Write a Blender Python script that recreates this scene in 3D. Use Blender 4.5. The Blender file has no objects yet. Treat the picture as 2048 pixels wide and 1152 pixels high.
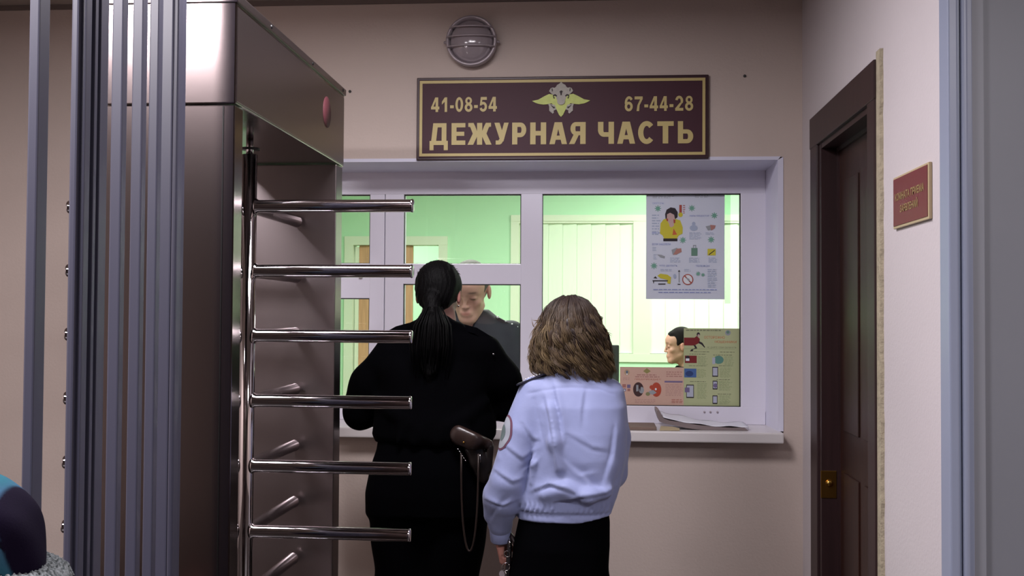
import bpy, bmesh, math, random
import numpy as np
from mathutils import Vector, Matrix
random.seed(7); np.random.seed(7)
scene = bpy.context.scene
COL = scene.collection
R = math.radians

# ------------------------------------------------------------------ camera
cam_data = bpy.data.cameras.new('camera')
cam = bpy.data.objects.new('camera', cam_data)
COL.objects.link(cam)
scene.camera = cam
cam_data.sensor_width = 36.0
cam_data.lens = 2180.0 / 2048.0 * 36.0
cam_data.clip_start = 0.05
_y, _p, _r = R(4.58), R(1.54), R(0.335)
_f = Vector((-math.sin(_y)*math.cos(_p), math.cos(_y)*math.cos(_p), math.sin(_p)))
_r0 = Vector((math.cos(_y), math.sin(_y), 0)); _u0 = _r0.cross(_f)
_rt = _r0*math.cos(_r) + _u0*math.sin(_r); _up = _u0*math.cos(_r) - _r0*math.sin(_r)
cam.matrix_world = Matrix(((_rt.x, _up.x, -_f.x, 0), (_rt.y, _up.y, -_f.y, 0), (_rt.z, _up.z, -_f.z, 1.5), (0, 0, 0, 1)))

# ------------------------------------------------------------------ world, exposure, lights
world = bpy.data.worlds.new('world'); scene.world = world; world.use_nodes = True
world.node_tree.nodes['Background'].inputs[0].default_value = (0.5, 0.55, 0.7, 1)
world.node_tree.nodes['Background'].inputs[1].default_value = 0.02
scene.view_settings.view_transform = 'Standard'
scene.view_settings.look = 'None'
scene.view_settings.gamma = 1.0
scene.view_settings.exposure = 0.38
scene.view_settings.use_curve_mapping = False

def area_light(name, loc, sx, sy, power, color, rot=(0, 0, 0), spread=180):
    d = bpy.data.lights.new(name, 'AREA'); d.shape = 'RECTANGLE'; d.size = sx; d.size_y = sy
    d.energy = power; d.color = color; d.spread = R(spread)
    o = bpy.data.objects.new(name, d); COL.objects.link(o); o.location = loc; o.rotation_euler = rot
    return o
HALL_COLOR = (1.0, 0.94, 0.99)
OFFICE_COLOR = (0.96, 1.0, 0.90)
area_light('hall_lamp_light', (-1.75, 1.15, 2.77), 0.56, 0.56, 88, HALL_COLOR)
area_light('hall_lamp_light', (-0.55, 2.80, 2.77), 0.56, 0.56, 32, HALL_COLOR)
area_light('hall_lamp_light', (1.30, 0.50, 2.77), 0.56, 0.56, 42, HALL_COLOR)
area_light('office_lamp_light', (-0.9, 6.2, 2.77), 1.2, 0.6, 70, OFFICE_COLOR)
area_light('office_lamp_light', (0.9, 7.4, 2.77), 1.2, 0.6, 50, OFFICE_COLOR)
area_light('corridor_lamp_light', (-1.9, 9.6, 2.6), 0.6, 0.6, 40, OFFICE_COLOR)

# ------------------------------------------------------------------ materials
def lin(c):
    return tuple((x/12.92 if x <= 0.04045 else ((x+0.055)/1.055)**2.4) for x in c)
def mat(name, col, rough=0.6, metal=0.0, noise=0.0, nscale=20.0, bump=0.0, bscale=60.0, spec=0.5,
        stretch=(1, 1, 1), col2=None, detail=4.0, srgb=True, sheen=0.0, coat=0.0, aniso=0.0):
    m = bpy.data.materials.new(name); m.use_nodes = True
    nt = m.node_tree; N = nt.nodes; L = nt.links
    b = N['Principled BSDF']
    c = lin(col) if srgb else col
    b.inputs['Base Color'].default_value = (*c, 1)
    b.inputs['Roughness'].default_value = rough
    b.inputs['Metallic'].default_value = metal
    b.inputs['Specular IOR Level'].default_value = spec
    if sheen: b.inputs['Sheen Weight'].default_value = sheen
    if coat: b.inputs['Coat Weight'].default_value = coat
    if aniso: b.inputs['Anisotropic'].default_value = aniso
    if noise or bump:
        tc = N.new('ShaderNodeTexCoord'); mp = N.new('ShaderNodeMapping')
        mp.inputs['Scale'].default_value = stretch
        L.new(tc.outputs['Object'], mp.inputs['Vector'])
    if noise:
        t = N.new('ShaderNodeTexNoise'); t.inputs['Scale'].default_value = nscale; t.inputs['Detail'].default_value = detail
        L.new(mp.outputs[0], t.inputs['Vector'])
        mx = N.new('ShaderNodeMix'); mx.data_type = 'RGBA'
        c2 = (lin(col2) if srgb else col2) if col2 else tuple(x*(1-noise) for x in c)
        mx.inputs['A'].default_value = (*c, 1); mx.inputs['B'].default_value = (*c2, 1)
        rp = N.new('ShaderNodeMapRange'); rp.inputs['From Min'].default_value = 0.35; rp.inputs['From Max'].default_value = 0.65
        L.new(t.outputs['Fac'], rp.inputs['Value']); L.new(rp.outputs[0], mx.inputs['Factor'])
        L.new(mx.outputs['Result'], b.inputs['Base Color'])
    if bump:
        t = N.new('ShaderNodeTexNoise'); t.inputs['Scale'].default_value = bscale; t.inputs['Detail'].default_value = 5
        L.new(mp.outputs[0], t.inputs['Vector'])
        bp = N.new('ShaderNodeBump'); bp.inputs['Strength'].default_value = bump; bp.inputs['Distance'].default_value = 0.01
        L.new(t.outputs['Fac'], bp.inputs['Height']); L.new(bp.outputs[0], b.inputs['Normal'])
    return m
def glass_mat(name, tint=(0.96, 0.98, 0.97), ior=1.45):
    m = bpy.data.materials.new(name); m.use_nodes = True
    nt = m.node_tree; N = nt.nodes; L = nt.links; N.clear()
    o = N.new('ShaderNodeOutputMaterial'); mx = N.new('ShaderNodeMixShader')
    fr = N.new('ShaderNodeFresnel'); fr.inputs['IOR'].default_value = ior
    tr = N.new('ShaderNodeBsdfTransparent'); tr.inputs[0].default_value = (*tint, 1)
    gl = N.new('ShaderNodeBsdfGlossy'); gl.inputs['Roughness'].default_value = 0.02
    L.new(fr.outputs[0], mx.inputs[0]); L.new(tr.outputs[0], mx.inputs[1]); L.new(gl.outputs[0], mx.inputs[2])
    L.new(mx.outputs[0], o.inputs['Surface'])
    return m
def vcol_mat(name, rough=0.5, attr='Col', sheen=0.0, bump=0.0, bscale=200, spec=0.4, sss=0.0):
    m = bpy.data.materials.new(name); m.use_nodes = True
    nt = m.node_tree; N = nt.nodes; L = nt.links; b = N['Principled BSDF']
    a = N.new('ShaderNodeAttribute'); a.attribute_name = attr
    L.new(a.outputs['Color'], b.inputs['Base Color'])
    b.inputs['Roughness'].default_value = rough; b.inputs['Specular IOR Level'].default_value = spec
    if bump:
        t = N.new('ShaderNodeTexNoise'); t.inputs['Scale'].default_value = bscale
        bp = N.new('ShaderNodeBump'); bp.inputs['Strength'].default_value = bump; bp.inputs['Distance'].default_value = 0.004
        L.new(t.outputs['Fac'], bp.inputs['Height']); L.new(bp.outputs[0], b.inputs['Normal'])
    return m

# ------------------------------------------------------------------ object helpers
def tag(o, label=None, cat=None, group=None, kind=None):
    if label: o['label'] = label
    if cat: o['category'] = cat
    if group: o['group'] = group
    if kind: o['kind'] = kind
    return o
def empty(name, loc, label=None, cat=None, group=None, kind=None):
    o = bpy.data.objects.new(name, None); COL.objects.link(o); o.location = loc; o.empty_display_size = 0.1
    return tag(o, label, cat, group, kind)
def link_mesh(name, me, mats, parent=None, smooth=False):
    o = bpy.data.objects.new(name, me); COL.objects.link(o)
    if not isinstance(mats, (list, tuple)): mats = [mats]
    for m in mats: me.materials.append(m)
    if smooth:
        me.polygons.foreach_set('use_smooth', [True]*len(me.polygons))
    if parent is not None:
        o.parent = parent
        q = parent; off = Vector((0, 0, 0))
        while q is not None:
            off += q.location; q = q.parent
        o.location = -off
        me.transform(Matrix.Identity(4))
        # keep mesh data in world coordinates, cancelled by the child's own offset
    return o

class MB:
    """collects shapes in world coordinates; build() links them as ONE mesh object"""
    def __init__(s): s.v = []; s.f = []; s.m = []; s.sm = []; s.cur = 0
    def add(s, vs, fs, smooth=False):
        o = len(s.v); s.v += [tuple(v) for v in vs]
        for f in fs:
            s.f.append(tuple(o+i for i in f)); s.m.append(s.cur); s.sm.append(smooth)
        return s
    def box(s, x0, x1, y0, y1, z0, z1, bev=0.0):
        if x0 > x1: x0, x1 = x1, x0
        if y0 > y1: y0, y1 = y1, y0
        if z0 > z1: z0, z1 = z1, z0
        if bev <= 0:
            vs = [(x, y, z) for x in (x0, x1) for y in (y0, y1) for z in (z0, z1)]
            fs = [(0, 1, 3, 2), (4, 6, 7, 5), (0, 4, 5, 1), (2, 3, 7, 6), (0, 2, 6, 4), (1, 5, 7, 3)]
            return s.add(vs, fs)
        bm = bmesh.new()
        bmesh.ops.create_cube(bm, size=1)
        bmesh.ops.scale(bm, vec=(x1-x0, y1-y0, z1-z0), verts=bm.verts)
        bmesh.ops.translate(bm, vec=((x0+x1)/2, (y0+y1)/2, (z0+z1)/2), verts=bm.verts)
        bmesh.ops.bevel(bm, geom=bm.edges[:], offset=bev, segments=2, affect='EDGES', profile=0.6)
        return s.addbm(bm)
    def addbm(s, bm, smooth=False):
        bm.verts.index_update()
        s.add([tuple(v.co) for v in bm.verts], [[v.index for v in f.verts] for f in bm.faces], smooth)
        bm.free(); return s
    def tube(s, pts, r, seg=16, cap=True, smooth=True, closed=False):
        pts = [Vector(p) for p in pts]; n = len(pts)
        rs = r if isinstance(r, (list, tuple)) else [r]*n
        t0 = (pts[1]-pts[0]).normalized()
        up = Vector((0, 0, 1)) if abs(t0.z) < 0.9 else Vector((1, 0, 0))
        a = t0.cross(up).normalized(); vs = []
        for i, p in enumerate(pts):
            t = (pts[min(i+1, n-1)]-pts[max(i-1, 0)])
            t = t.normalized() if t.length > 1e-9 else t0
            a = (a - t*a.dot(t)).normalized(); b = t.cross(a)
            for k in range(seg):
                w = 2*math.pi*k/seg
                vs.append(p + (a*math.cos(w) + b*math.sin(w))*rs[i])
        fs = [(i*seg+k, i*seg+(k+1) % seg, (i+1)*seg+(k+1) % seg, (i+1)*seg+k) for i in range(n-1) for k in range(seg)]
        if closed:
            i = n-1; fs += [(i*seg+k, i*seg+(k+1) % seg, (k+1) % seg, k) for k in range(seg)]
        s.add(vs, fs, smooth)
        if cap and not closed:
            o = len(s.v)-n*seg
            s.f.append(tuple(o+k for k in range(seg))[::-1]); s.m.append(s.cur); s.sm.append(False)
            s.f.append(tuple(o+(n-1)*seg+k for k in range(seg))); s.m.append(s.cur); s.sm.append(False)
        return s
    def lathe(s, c, axis, prof, seg=32, smooth=True):
        """prof: list of (distance along axis, radius)"""
        ax = Vector(axis).normalized(); c = Vector(c)
        up = Vector((0, 0, 1)) if abs(ax.z) < 0.9 else Vector((1, 0, 0))
        a = ax.cross(up).normalized(); b = ax.cross(a); vs = []
        for d, r in prof:
            for k in range(seg):
                w = 2*math.pi*k/seg
                vs.append(c + ax*d + (a*math.cos(w)+b*math.sin(w))*max(r, 1e-5))
        n = len(prof)
        fs = [(i*seg+k, (i+1)*seg+k, (i+1)*seg+(k+1) % seg, i*seg+(k+1) % seg) for i in range(n-1) for k in range(seg)]
        return s.add(vs, fs, smooth)
    def prism(s, poly, origin, ux, uz, depth):
        """polygon (list of 2d points) in the plane origin+ux,uz, extruded by 'depth' along ux x uz"""
        o = Vector(origin); ux = Vector(ux); uz = Vector(uz); n = ux.cross(uz).normalized()
        m = len(poly)
        lo_ = [o+ux*p[0]+uz*p[1] for p in poly]; hi_ = [v+n*depth for v in lo_]
        fs = [tuple(range(m))[::-1], tuple(range(m, 2*m))]
        fs += [(i, (i+1) % m, m+(i+1) % m, m+i) for i in range(m)]
        return s.add(lo_+hi_, fs)
    def mesh(s, name):
        me = bpy.data.meshes.new(name); me.from_pydata(s.v, [], s.f); me.update()
        me.polygons.foreach_set('material_index', s.m)
        me.polygons.foreach_set('use_smooth', s.sm)
        return me
    def build(s, name, mats, parent=None):
        me = s.mesh(name)
        o = bpy.data.objects.new(name, me); COL.objects.link(o)
        for m in (mats if isinstance(mats, (list, tuple)) else [mats]): me.materials.append(m)
        if parent is not None: attach(o, parent)
        return o
def world_loc(o):
    v = Vector((0, 0, 0))
    while o is not None: v += o.location; o = o.parent
    return v
def attach(o, parent):
    """parent an object whose mesh is written in world coordinates; origin moves to the parent's"""
    w = world_loc(parent)
    o.data.transform(Matrix.Translation(-w)); o.parent = parent
    return o
def recentre(o, origin):
    """top-level mesh in world coordinates: put its origin at 'origin'"""
    origin = Vector(origin); o.data.transform(Matrix.Translation(-origin)); o.location = origin
    return o
def copy_tree(o, parent=None):
    c = o.copy(); COL.objects.link(c); c.parent = parent
    for ch in o.children: copy_tree(ch, c)
    return c

def text_bm(txt, w, h, depth=0.0, bold=0.0, res=3):
    """text as flat or extruded shape, scaled to w x h, lower left at 0,0 in the x,z plane facing -y; returns verts, faces"""
    cu = bpy.data.curves.new('t', 'FONT'); cu.body = txt; cu.size = 1; cu.offset = bold; cu.resolution_u = res
    cu.extrude = 0.0
    ob = bpy.data.objects.new('t', cu); COL.objects.link(ob)
    bpy.context.view_layer.update()
    me = bpy.data.meshes.new_from_object(ob.evaluated_get(bpy.context.evaluated_depsgraph_get()))
    bm = bmesh.new(); bm.from_mesh(me)
    bpy.data.objects.remove(ob); bpy.data.curves.remove(cu); bpy.data.meshes.remove(me)
    xs = [v.co.x for v in bm.verts]; ys = [v.co.y for v in bm.verts]
    x0, x1, y0, y1 = min(xs), max(xs), min(ys), max(ys)
    for v in bm.verts:
        x = (v.co.x-x0)/(x1-x0)*w; z = (v.co.y-y0)/(y1-y0)*h
        v.co = (x, 0, z)
    if depth:
        g = bmesh.ops.extrude_face_region(bm, geom=bm.faces[:])
        vv = [e for e in g['geom'] if isinstance(e, bmesh.types.BMVert)]
        bmesh.ops.translate(bm, vec=(0, -depth, 0), verts=vv)
        bmesh.ops.recalc_face_normals(bm, faces=bm.faces)
    bm.verts.index_update()
    V = [v.co.copy() for v in bm.verts]; Fc = [[v.index for v in f.verts] for f in bm.faces]
    bm.free(); return V, Fc

# ------------------------------------------------------------------ distance-field modelling (bodies, clothing)
def smin(a, b, k):
    if k <= 0: return np.minimum(a, b)
    h = np.clip(0.5+0.5*(b-a)/k, 0, 1)
    return b*(1-h)+a*h-k*h*(1-h)
class Field:
    def __init__(s, lo, hi, h):
        s.lo = np.array(lo, float); s.h = h
        s.n = np.ceil((np.array(hi)-s.lo)/h).astype(int)+1
        s.d = np.full(s.n, 0.08, np.float32)
    def _sub(s, lo, hi):
        a = np.clip(np.floor((np.array(lo)-s.lo)/s.h).astype(int), 0, s.n)
        b = np.clip(np.ceil((np.array(hi)-s.lo)/s.h).astype(int)+1, 0, s.n)
        if (b <= a).any(): return None, None
        ax = [(s.lo[i]+np.arange(a[i], b[i])*s.h).astype(np.float32) for i in range(3)]
        P = np.meshgrid(*ax, indexing='ij')
        return (slice(a[0], b[0]), slice(a[1], b[1]), slice(a[2], b[2])), P
    def put(s, fn, lo, hi, k=0.01, sub=False):
        m = k+0.03
        sl, P = s._sub(np.array(lo)-m, np.array(hi)+m)
        if sl is None: return s
        v = fn(*P).astype(np.float32)
        if sub: s.d[sl] = -smin(-s.d[sl], v, k)
        else: s.d[sl] = smin(s.d[sl], v, k)
        return s
    def cap(s, a, b, ra, rb=None, k=0.01, sub=False, sq=None):
        """tapered capsule; sq=(sx,sy,sz) squashes the cross-section"""
        rb = ra if rb is None else rb
        a = np.array(a, float); b = np.array(b, float); ab = b-a; L2 = max(ab@ab, 1e-12)
        q = np.array(sq if sq else (1, 1, 1), float)
        def fn(x, y, z):
            t = np.clip(((x-a[0])*ab[0]+(y-a[1])*ab[1]+(z-a[2])*ab[2])/L2, 0, 1)
            dx = (x-a[0]-t*ab[0])/q[0]; dy = (y-a[1]-t*ab[1])/q[1]; dz = (z-a[2]-t*ab[2])/q[2]
            return np.sqrt(dx*dx+dy*dy+dz*dz)-(ra+(rb-ra)*t)
        r = max(ra, rb)*max(1, *q)
        return s.put(fn, np.minimum(a, b)-r, np.maximum(a, b)+r, k, sub)
    def chain(s, pts, rs, k=0.01, sub=False, sq=None):
        for i in range(len(pts)-1):
            s.cap(pts[i], pts[i+1], rs[i], rs[i+1], k, sub, sq)
        return s
    def ell(s, c, r, rot=None, k=0.01, sub=False):
        c = np.array(c, float); r = np.array(r, float); M = np.eye(3) if rot is None else np.array(rot, float)
        def fn(x, y, z):
            X = x-c[0]; Y = y-c[1]; Z = z-c[2]
            u = (M[0, 0]*X+M[1, 0]*Y+M[2, 0]*Z); v = (M[0, 1]*X+M[1, 1]*Y+M[2, 1]*Z); w = (M[0, 2]*X+M[1, 2]*Y+M[2, 2]*Z)
            k0 = np.sqrt((u/r[0])**2+(v/r[1])**2+(w/r[2])**2)
            k1 = np.sqrt((u/r[0]**2)**2+(v/r[1]**2)**2+(w/r[2]**2)**2)+1e-9
            return k0*(k0-1)/k1
        m = max(r)
        return s.put(fn, c-m, c+m, k, sub)
    def loft(s, secs, k=0.01, sub=False, e=2.3):
        """vertical body: secs = list of (z, cx, cy, rx, ry), z ascending"""
        S = np.array(secs, float); z0, z1 = S[0, 0], S[-1, 0]
        def fn(x, y, z):
            zz = np.clip(z, z0, z1)
            cx = np.interp(zz, S[:, 0], S[:, 1]); cy = np.interp(zz, S[:, 0], S[:, 2])
            rx = np.interp(zz, S[:, 0], S[:, 3]); ry = np.interp(zz, S[:, 0], S[:, 4])
            q = (np.abs((x-cx)/rx)**e+np.abs((y-cy)/ry)**e)**(1/e)
            d = (q-1)*np.minimum(rx, ry)
            dz = np.maximum(z0-z, z-z1)
            return np.where(dz > 0, np.sqrt(np.maximum(d, 0)**2+dz**2)+np.minimum(d, 0)*0, np.maximum(d, dz))
        rx = S[:, 3].max(); ry = S[:, 4].max()
        return s.put(fn, (S[:, 1].min()-rx, S[:, 2].min()-ry, z0), (S[:, 1].max()+rx, S[:, 2].max()+ry, z1), k, sub)
    def cut(s, pt, n, k=0.0):
        """remove everything on the +n side of the plane"""
        pt = np.array(pt, float); n = np.array(n, float); n = n/np.linalg.norm(n)
        sl, P = s._sub(s.lo, s.lo+s.n*s.h)
        v = ((P[0]-pt[0])*n[0]+(P[1]-pt[1])*n[1]+(P[2]-pt[2])*n[2]).astype(np.float32)
        s.d[sl] = -smin(-s.d[sl], -v, k) if k else np.maximum(s.d[sl], v)
        return s
    def disp(s, fn):
        sl, P = s._sub(s.lo, s.lo+s.n*s.h)
        s.d[sl] = s.d[sl]+fn(*P).astype(np.float32); return s
    def nets(s):
        d = s.d.copy()
        for ax in range(3):
            sl = [slice(None)]*3; sl[ax] = 0; d[tuple(sl)] = 0.05; sl[ax] = -1; d[tuple(sl)] = 0.05
        S = d < 0
        C = [(i, j, k) for i in (0, 1) for j in (0, 1) for k in (0, 1)]
        n = np.array(d.shape)-1
        cnt = np.zeros(n, np.int8)
        for i, j, k in C: cnt += S[i:i+n[0], j:j+n[1], k:k+n[2]]
        idx = np.argwhere((cnt > 0) & (cnt < 8))
        vals = [d[idx[:, 0]+i, idx[:, 1]+j, idx[:, 2]+k] for i, j, k in C]
        P = np.zeros((len(idx), 3)); W = np.zeros(len(idx))
        for a in range(8):
            for b in range(a+1, 8):
                ca, cb = np.array(C[a]), np.array(C[b])
                if np.abs(ca-cb).sum() != 1: continue
                m = (vals[a] < 0) != (vals[b] < 0)
                t = vals[a][m]/(vals[a][m]-vals[b][m])
                P[m] += ca+(cb-ca)*t[:, None]; W[m] += 1
        V = s.lo+s.h*(idx+P/W[:, None])
        I = np.full(n, -1, np.int32); I[idx[:, 0], idx[:, 1], idx[:, 2]] = np.arange(len(idx))
        Fs = []
        for ax in range(3):
            u, v = (ax+1) % 3, (ax+2) % 3
            sa = [slice(0, d.shape[q]-1) if q == ax else slice(1, d.shape[q]-1) for q in range(3)]
            sb = list(sa); sb[ax] = slice(1, d.shape[ax])
            A = S[tuple(sa)]; B = S[tuple(sb)]
            for flip, M in ((False, A & ~B), (True, B & ~A)):
                e = np.argwhere(M)
                off = [1 if q != ax else 0 for q in range(3)]
                e = e+off
                def g(du, dv):
                    w = e.copy(); w[:, u] += du; w[:, v] += dv
                    return I[w[:, 0], w[:, 1], w[:, 2]]
                q = np.stack([g(-1, -1), g(0, -1), g(0, 0), g(-1, 0)], 1)
                Fs.append(q[:, ::-1] if flip else q)
        return V, np.concatenate(Fs)
def vnormals(V, Fq):
    a = V[Fq[:, 2]]-V[Fq[:, 0]]; b = V[Fq[:, 3]]-V[Fq[:, 1]]
    n = np.cross(a, b); N = np.zeros_like(V)
    for i in range(4): np.add.at(N, Fq[:, i], n)
    return N/(np.linalg.norm(N, axis=1)[:, None]+1e-12)
def relax(V, Fq, it=1, f=0.5):
    for _ in range(it):
        S = np.zeros_like(V); W = np.zeros(len(V))
        for i in range(4):
            for j in ((i+1) % 4, (i+3) % 4):
                np.add.at(S, Fq[:, i], V[Fq[:, j]]); np.add.at(W, Fq[:, i], 1)
        V = V*(1-f)+f*S/W[:, None]
    return V
def np_mesh(name, V, Fq, m, parent=None, cols=None, smooth=True):
    me = bpy.data.meshes.new(name)
    me.from_pydata(V.tolist(), [], Fq.tolist()); me.update()
    if smooth: me.polygons.foreach_set('use_smooth', np.ones(len(me.polygons), bool))
    if cols is not None:
        at = me.color_attributes.new('Col', 'FLOAT_COLOR', 'POINT')
        at.data.foreach_set('color', np.concatenate([cols, np.ones((len(cols), 1))], 1).astype(np.float32).ravel())
    for q in (m if isinstance(m, (list, tuple)) else [m]): me.materials.append(q)
    o = bpy.data.objects.new(name, me); COL.objects.link(o)
    if parent is not None: attach(o, parent)
    return o
def wob(x, y, z, amp, freq, seed, n=6):
    """smooth random ripple from a few sine waves"""
    rg = np.random.RandomState(seed); o = 0
    for _ in range(n):
        k = rg.normal(size=3); k = k/np.linalg.norm(k)*freq*(0.6+0.8*rg.rand()); ph = rg.rand()*6.28
        o = o+np.sin(k[0]*x+k[1]*y+k[2]*z+ph)
    return amp*o/n
def segdist(x, z, p, q):
    dx, dz = q[0]-p[0], q[1]-p[1]; L2 = dx*dx+dz*dz+1e-12
    t = np.clip(((x-p[0])*dx+(z-p[1])*dz)/L2, 0, 1)
    return np.hypot(x-p[0]-t*dx, z-p[1]-t*dz)
def fold(x, z, pts, w, amp):
    d = np.full_like(x, 9.0)
    for i in range(len(pts)-1): d = np.minimum(d, segdist(x, z, pts[i], pts[i+1]))
    return amp*np.exp(-(d/w)**2)
# ------------------------------------------------------------------ material table
M = {}
M['wall'] = mat('cream_pink_wall_paint', (0.785, 0.725, 0.69), 0.7, noise=0.03, nscale=1.2, bump=0.12, bscale=90)
M['wall_r'] = mat('pale_wall_paint', (0.765, 0.735, 0.745), 0.7, noise=0.04, nscale=1.5, bump=0.12, bscale=90)
M['ceiling'] = mat('ceiling_paint', (0.62, 0.58, 0.55), 0.85, noise=0.05, nscale=3)
M['floor'] = mat('dark_floor_tile', (0.15, 0.12, 0.11), 0.35, noise=0.2, nscale=6)
M['office'] = mat('mint_green_paint', (0.74, 0.90, 0.76), 0.75, noise=0.03, nscale=2)
M['office_floor'] = mat('office_linoleum', (0.55, 0.45, 0.33), 0.5)
M['pvc'] = mat('white_window_plastic', (0.89, 0.88, 0.93), 0.35, spec=0.4)
M['reveal'] = mat('lilac_white_reveal_plastic', (0.86, 0.86, 0.93), 0.4)
M['sill'] = mat('white_sill_plastic', (0.86, 0.84, 0.84), 0.3)
M['gasket'] = mat('black_rubber', (0.05, 0.06, 0.05), 0.6)
M['glass'] = glass_mat('clear_window_glass')
M['cream'] = mat('cream_painted_frame', (0.85, 0.88, 0.80), 0.5)
M['blind'] = mat('cream_fabric_blind', (0.90, 0.95, 0.87), 0.8)
M['orange_wood'] = mat('orange_door_veneer', (0.82, 0.62, 0.48), 0.5, noise=0.2, nscale=8, stretch=(6, 6, 0.6))
M['dark_wood'] = mat('dark_brown_door_wood', (0.20, 0.10, 0.07), 0.42, noise=0.45, nscale=7, stretch=(8, 8, 0.35), bump=0.05, bscale=30)
M['casing'] = mat('dark_reddish_brown_casing', (0.19, 0.115, 0.12), 0.45, noise=0.25, nscale=7, stretch=(8, 8, 0.35))
M['plaster'] = mat('rough_beige_plaster', (0.66, 0.62, 0.53), 0.9, noise=0.2, nscale=30, bump=0.5, bscale=80)
M['brass'] = mat('worn_brass', (0.72, 0.56, 0.28), 0.3, metal=1.0)
M['grey_alu'] = mat('grey_blue_door_aluminium', (0.53, 0.56, 0.64), 0.4, metal=0.0)
M['grey_panel'] = mat('grey_door_panel', (0.46, 0.47, 0.50), 0.5, noise=0.05, nscale=2)
M['steel'] = mat('satin_stainless_steel', (0.50, 0.455, 0.45), 0.2, metal=1.0, bump=0.02, bscale=5, stretch=(1, 1, 1))
M['steel_side'] = mat('brushed_stainless_sheet', (0.54, 0.50, 0.50), 0.30, metal=1.0, noise=0.05, nscale=3)
M['chrome'] = mat('polished_chrome', (0.80, 0.78, 0.79), 0.07, metal=1.0)
M['fence'] = mat('grey_blue_painted_steel', (0.23, 0.23, 0.285), 0.4, spec=0.5)
M['burgundy'] = mat('burgundy_sign_board', (0.23, 0.04, 0.12), 0.6)
M['burgundy_rim'] = mat('dark_burgundy_sign_rim', (0.18, 0.03, 0.07), 0.4)
M['gold'] = mat('gold_sign_paint', (0.76, 0.69, 0.45), 0.5)
M['emb_green'] = mat('emblem_yellow_green', (0.78, 0.83, 0.44), 0.5, noise=0.1, nscale=60)
M['emb_grey'] = mat('emblem_silver_grey', (0.68, 0.66, 0.62), 0.5, noise=0.15, nscale=90)
M['emb_dark'] = mat('emblem_dark_openings', (0.14, 0.08, 0.09), 0.6)
M['plaque'] = mat('maroon_plaque', (0.42, 0.17, 0.19), 0.4)
M['plaque_rim'] = mat('plaque_gold_rim', (0.70, 0.63, 0.50), 0.45)
M['plaque_text'] = mat('plaque_gold_text', (0.60, 0.50, 0.34), 0.5)
M['lamp_ring'] = mat('grey_metal_lamp_ring', (0.66, 0.62, 0.64), 0.3, metal=0.3)
M['lamp_dome'] = mat('frosted_lamp_glass', (0.60, 0.56, 0.58), 0.12, spec=0.6)
M['black'] = mat('black_plastic', (0.03, 0.03, 0.035), 0.4)
M['dgrey'] = mat('dark_grey_plastic', (0.23, 0.235, 0.23), 0.5)
M['sticker'] = mat('dull_red_sticker', (0.36, 0.17, 0.20), 0.7)
M['lamp_frame'] = mat('lamp_white_frame', (0.85, 0.85, 0.85), 0.5)
def emis(name, c, s):
    m = bpy.data.materials.new(name); m.use_nodes = True; b = m.node_tree.nodes['Principled BSDF']
    b.inputs['Base Color'].default_value = (0.8, 0.8, 0.8, 1)
    b.inputs['Emission Color'].default_value = (*c, 1); b.inputs['Emission Strength'].default_value = s; return m
M['diffuser'] = emis('lamp_diffuser', (1, 0.95, 1), 3.0)

# ------------------------------------------------------------------ the room (structure)
H = 2.835; XR = 0.822; D = 4.5; DW = 4.75; YO = 8.6
def struct(mb, name, m, origin=None):
    o = mb.build(name, m); o['kind'] = 'structure'; return o
# back wall with the window opening
b = MB()
b.box(-3.0, -1.76, D, 4.85, 0, H).box(-1.76, 1.0, D, 4.85, 0, 1.0).box(-1.76, 1.0, D, 4.85, 2.16, H).box(0.745, 1.0, D, 4.85, 1.0, 2.16)
wall_back = struct(b, 'wall_back', M['wall'])
b = MB(); b.box(0.822, 1.0, 4.23, D, 0, H).box(0.822, 1.0, 3.26, 4.23, 2.25, H).box(0.822, 1.0, 2.66, 3.26, 0, H)
wall_right = struct(b, 'wall_right', M['wall_r'])
struct(MB().box(-3.12, -3.0, -3.0, D, 0, H), 'wall_left', M['wall'])
struct(MB().box(-3.12, 2.6, -3.12, -3.0, 0, H), 'wall_front', mat('brown_wall_paint', (0.30, 0.25, 0.24), 0.7))
struct(MB().box(2.5, 2.62, -3.0, 2.6, 0, H), 'wall_side', M['wall'])
struct(MB().box(-3.12, 2.62, -3.12, 4.85, -0.1, 0), 'floor', M['floor'])
struct(MB().box(-3.12, 2.62, -3.12, 4.85, H, H+0.1), 'ceiling', M['ceiling'])
# the office behind the window
struct(MB().box(-3.5, 2.6, 4.85, YO+2.2, -0.1, 0), 'floor_office', M['office_floor'])
struct(MB().box(-3.5, 2.6, 4.85, YO+2.2, H, H+0.1), 'ceiling_office', M['ceiling'])
b = MB(); W0, W1, W2, W3 = -0.70, 2.0, 1.175, 2.30
b.box(-3.4, -1.99, YO, YO+0.2, 0, H).box(-1.99, -1.25, YO, YO+0.2, 2.11, H).box(-1.25, W0, YO, YO+0.2, 0, H)
b.box(W0, W1, YO, YO+0.2, 0, W2).box(W0, W1, YO, YO+0.2, W3, H).box(W1, 2.6, YO, YO+0.2, 0, H)
struct(b, 'wall_office_back', M['office'])
struct(MB().box(-3.5, -3.4, 4.85, YO+2.2, 0, H), 'wall_office_left', M['office'])
struct(MB().box(2.5, 2.6, 4.85, YO+2.2, 0, H), 'wall_office_right', M['office'])
b = MB(); b.box(-3.12, -1.76, 4.851, 4.87, 0, H).box(-1.76, 2.5, 4.851, 4.87, 0, 1.0).box(-1.76, 2.5, 4.851, 4.87, 2.16, H).box(0.745, 2.5, 4.851, 4.87, 1.0, 2.16)
struct(b, 'wall_office_front', M['office'])
struct(MB().box(-3.4, 2.5, YO+2.1, YO+2.2, 0, H), 'wall_corridor', M['office'])
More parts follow.
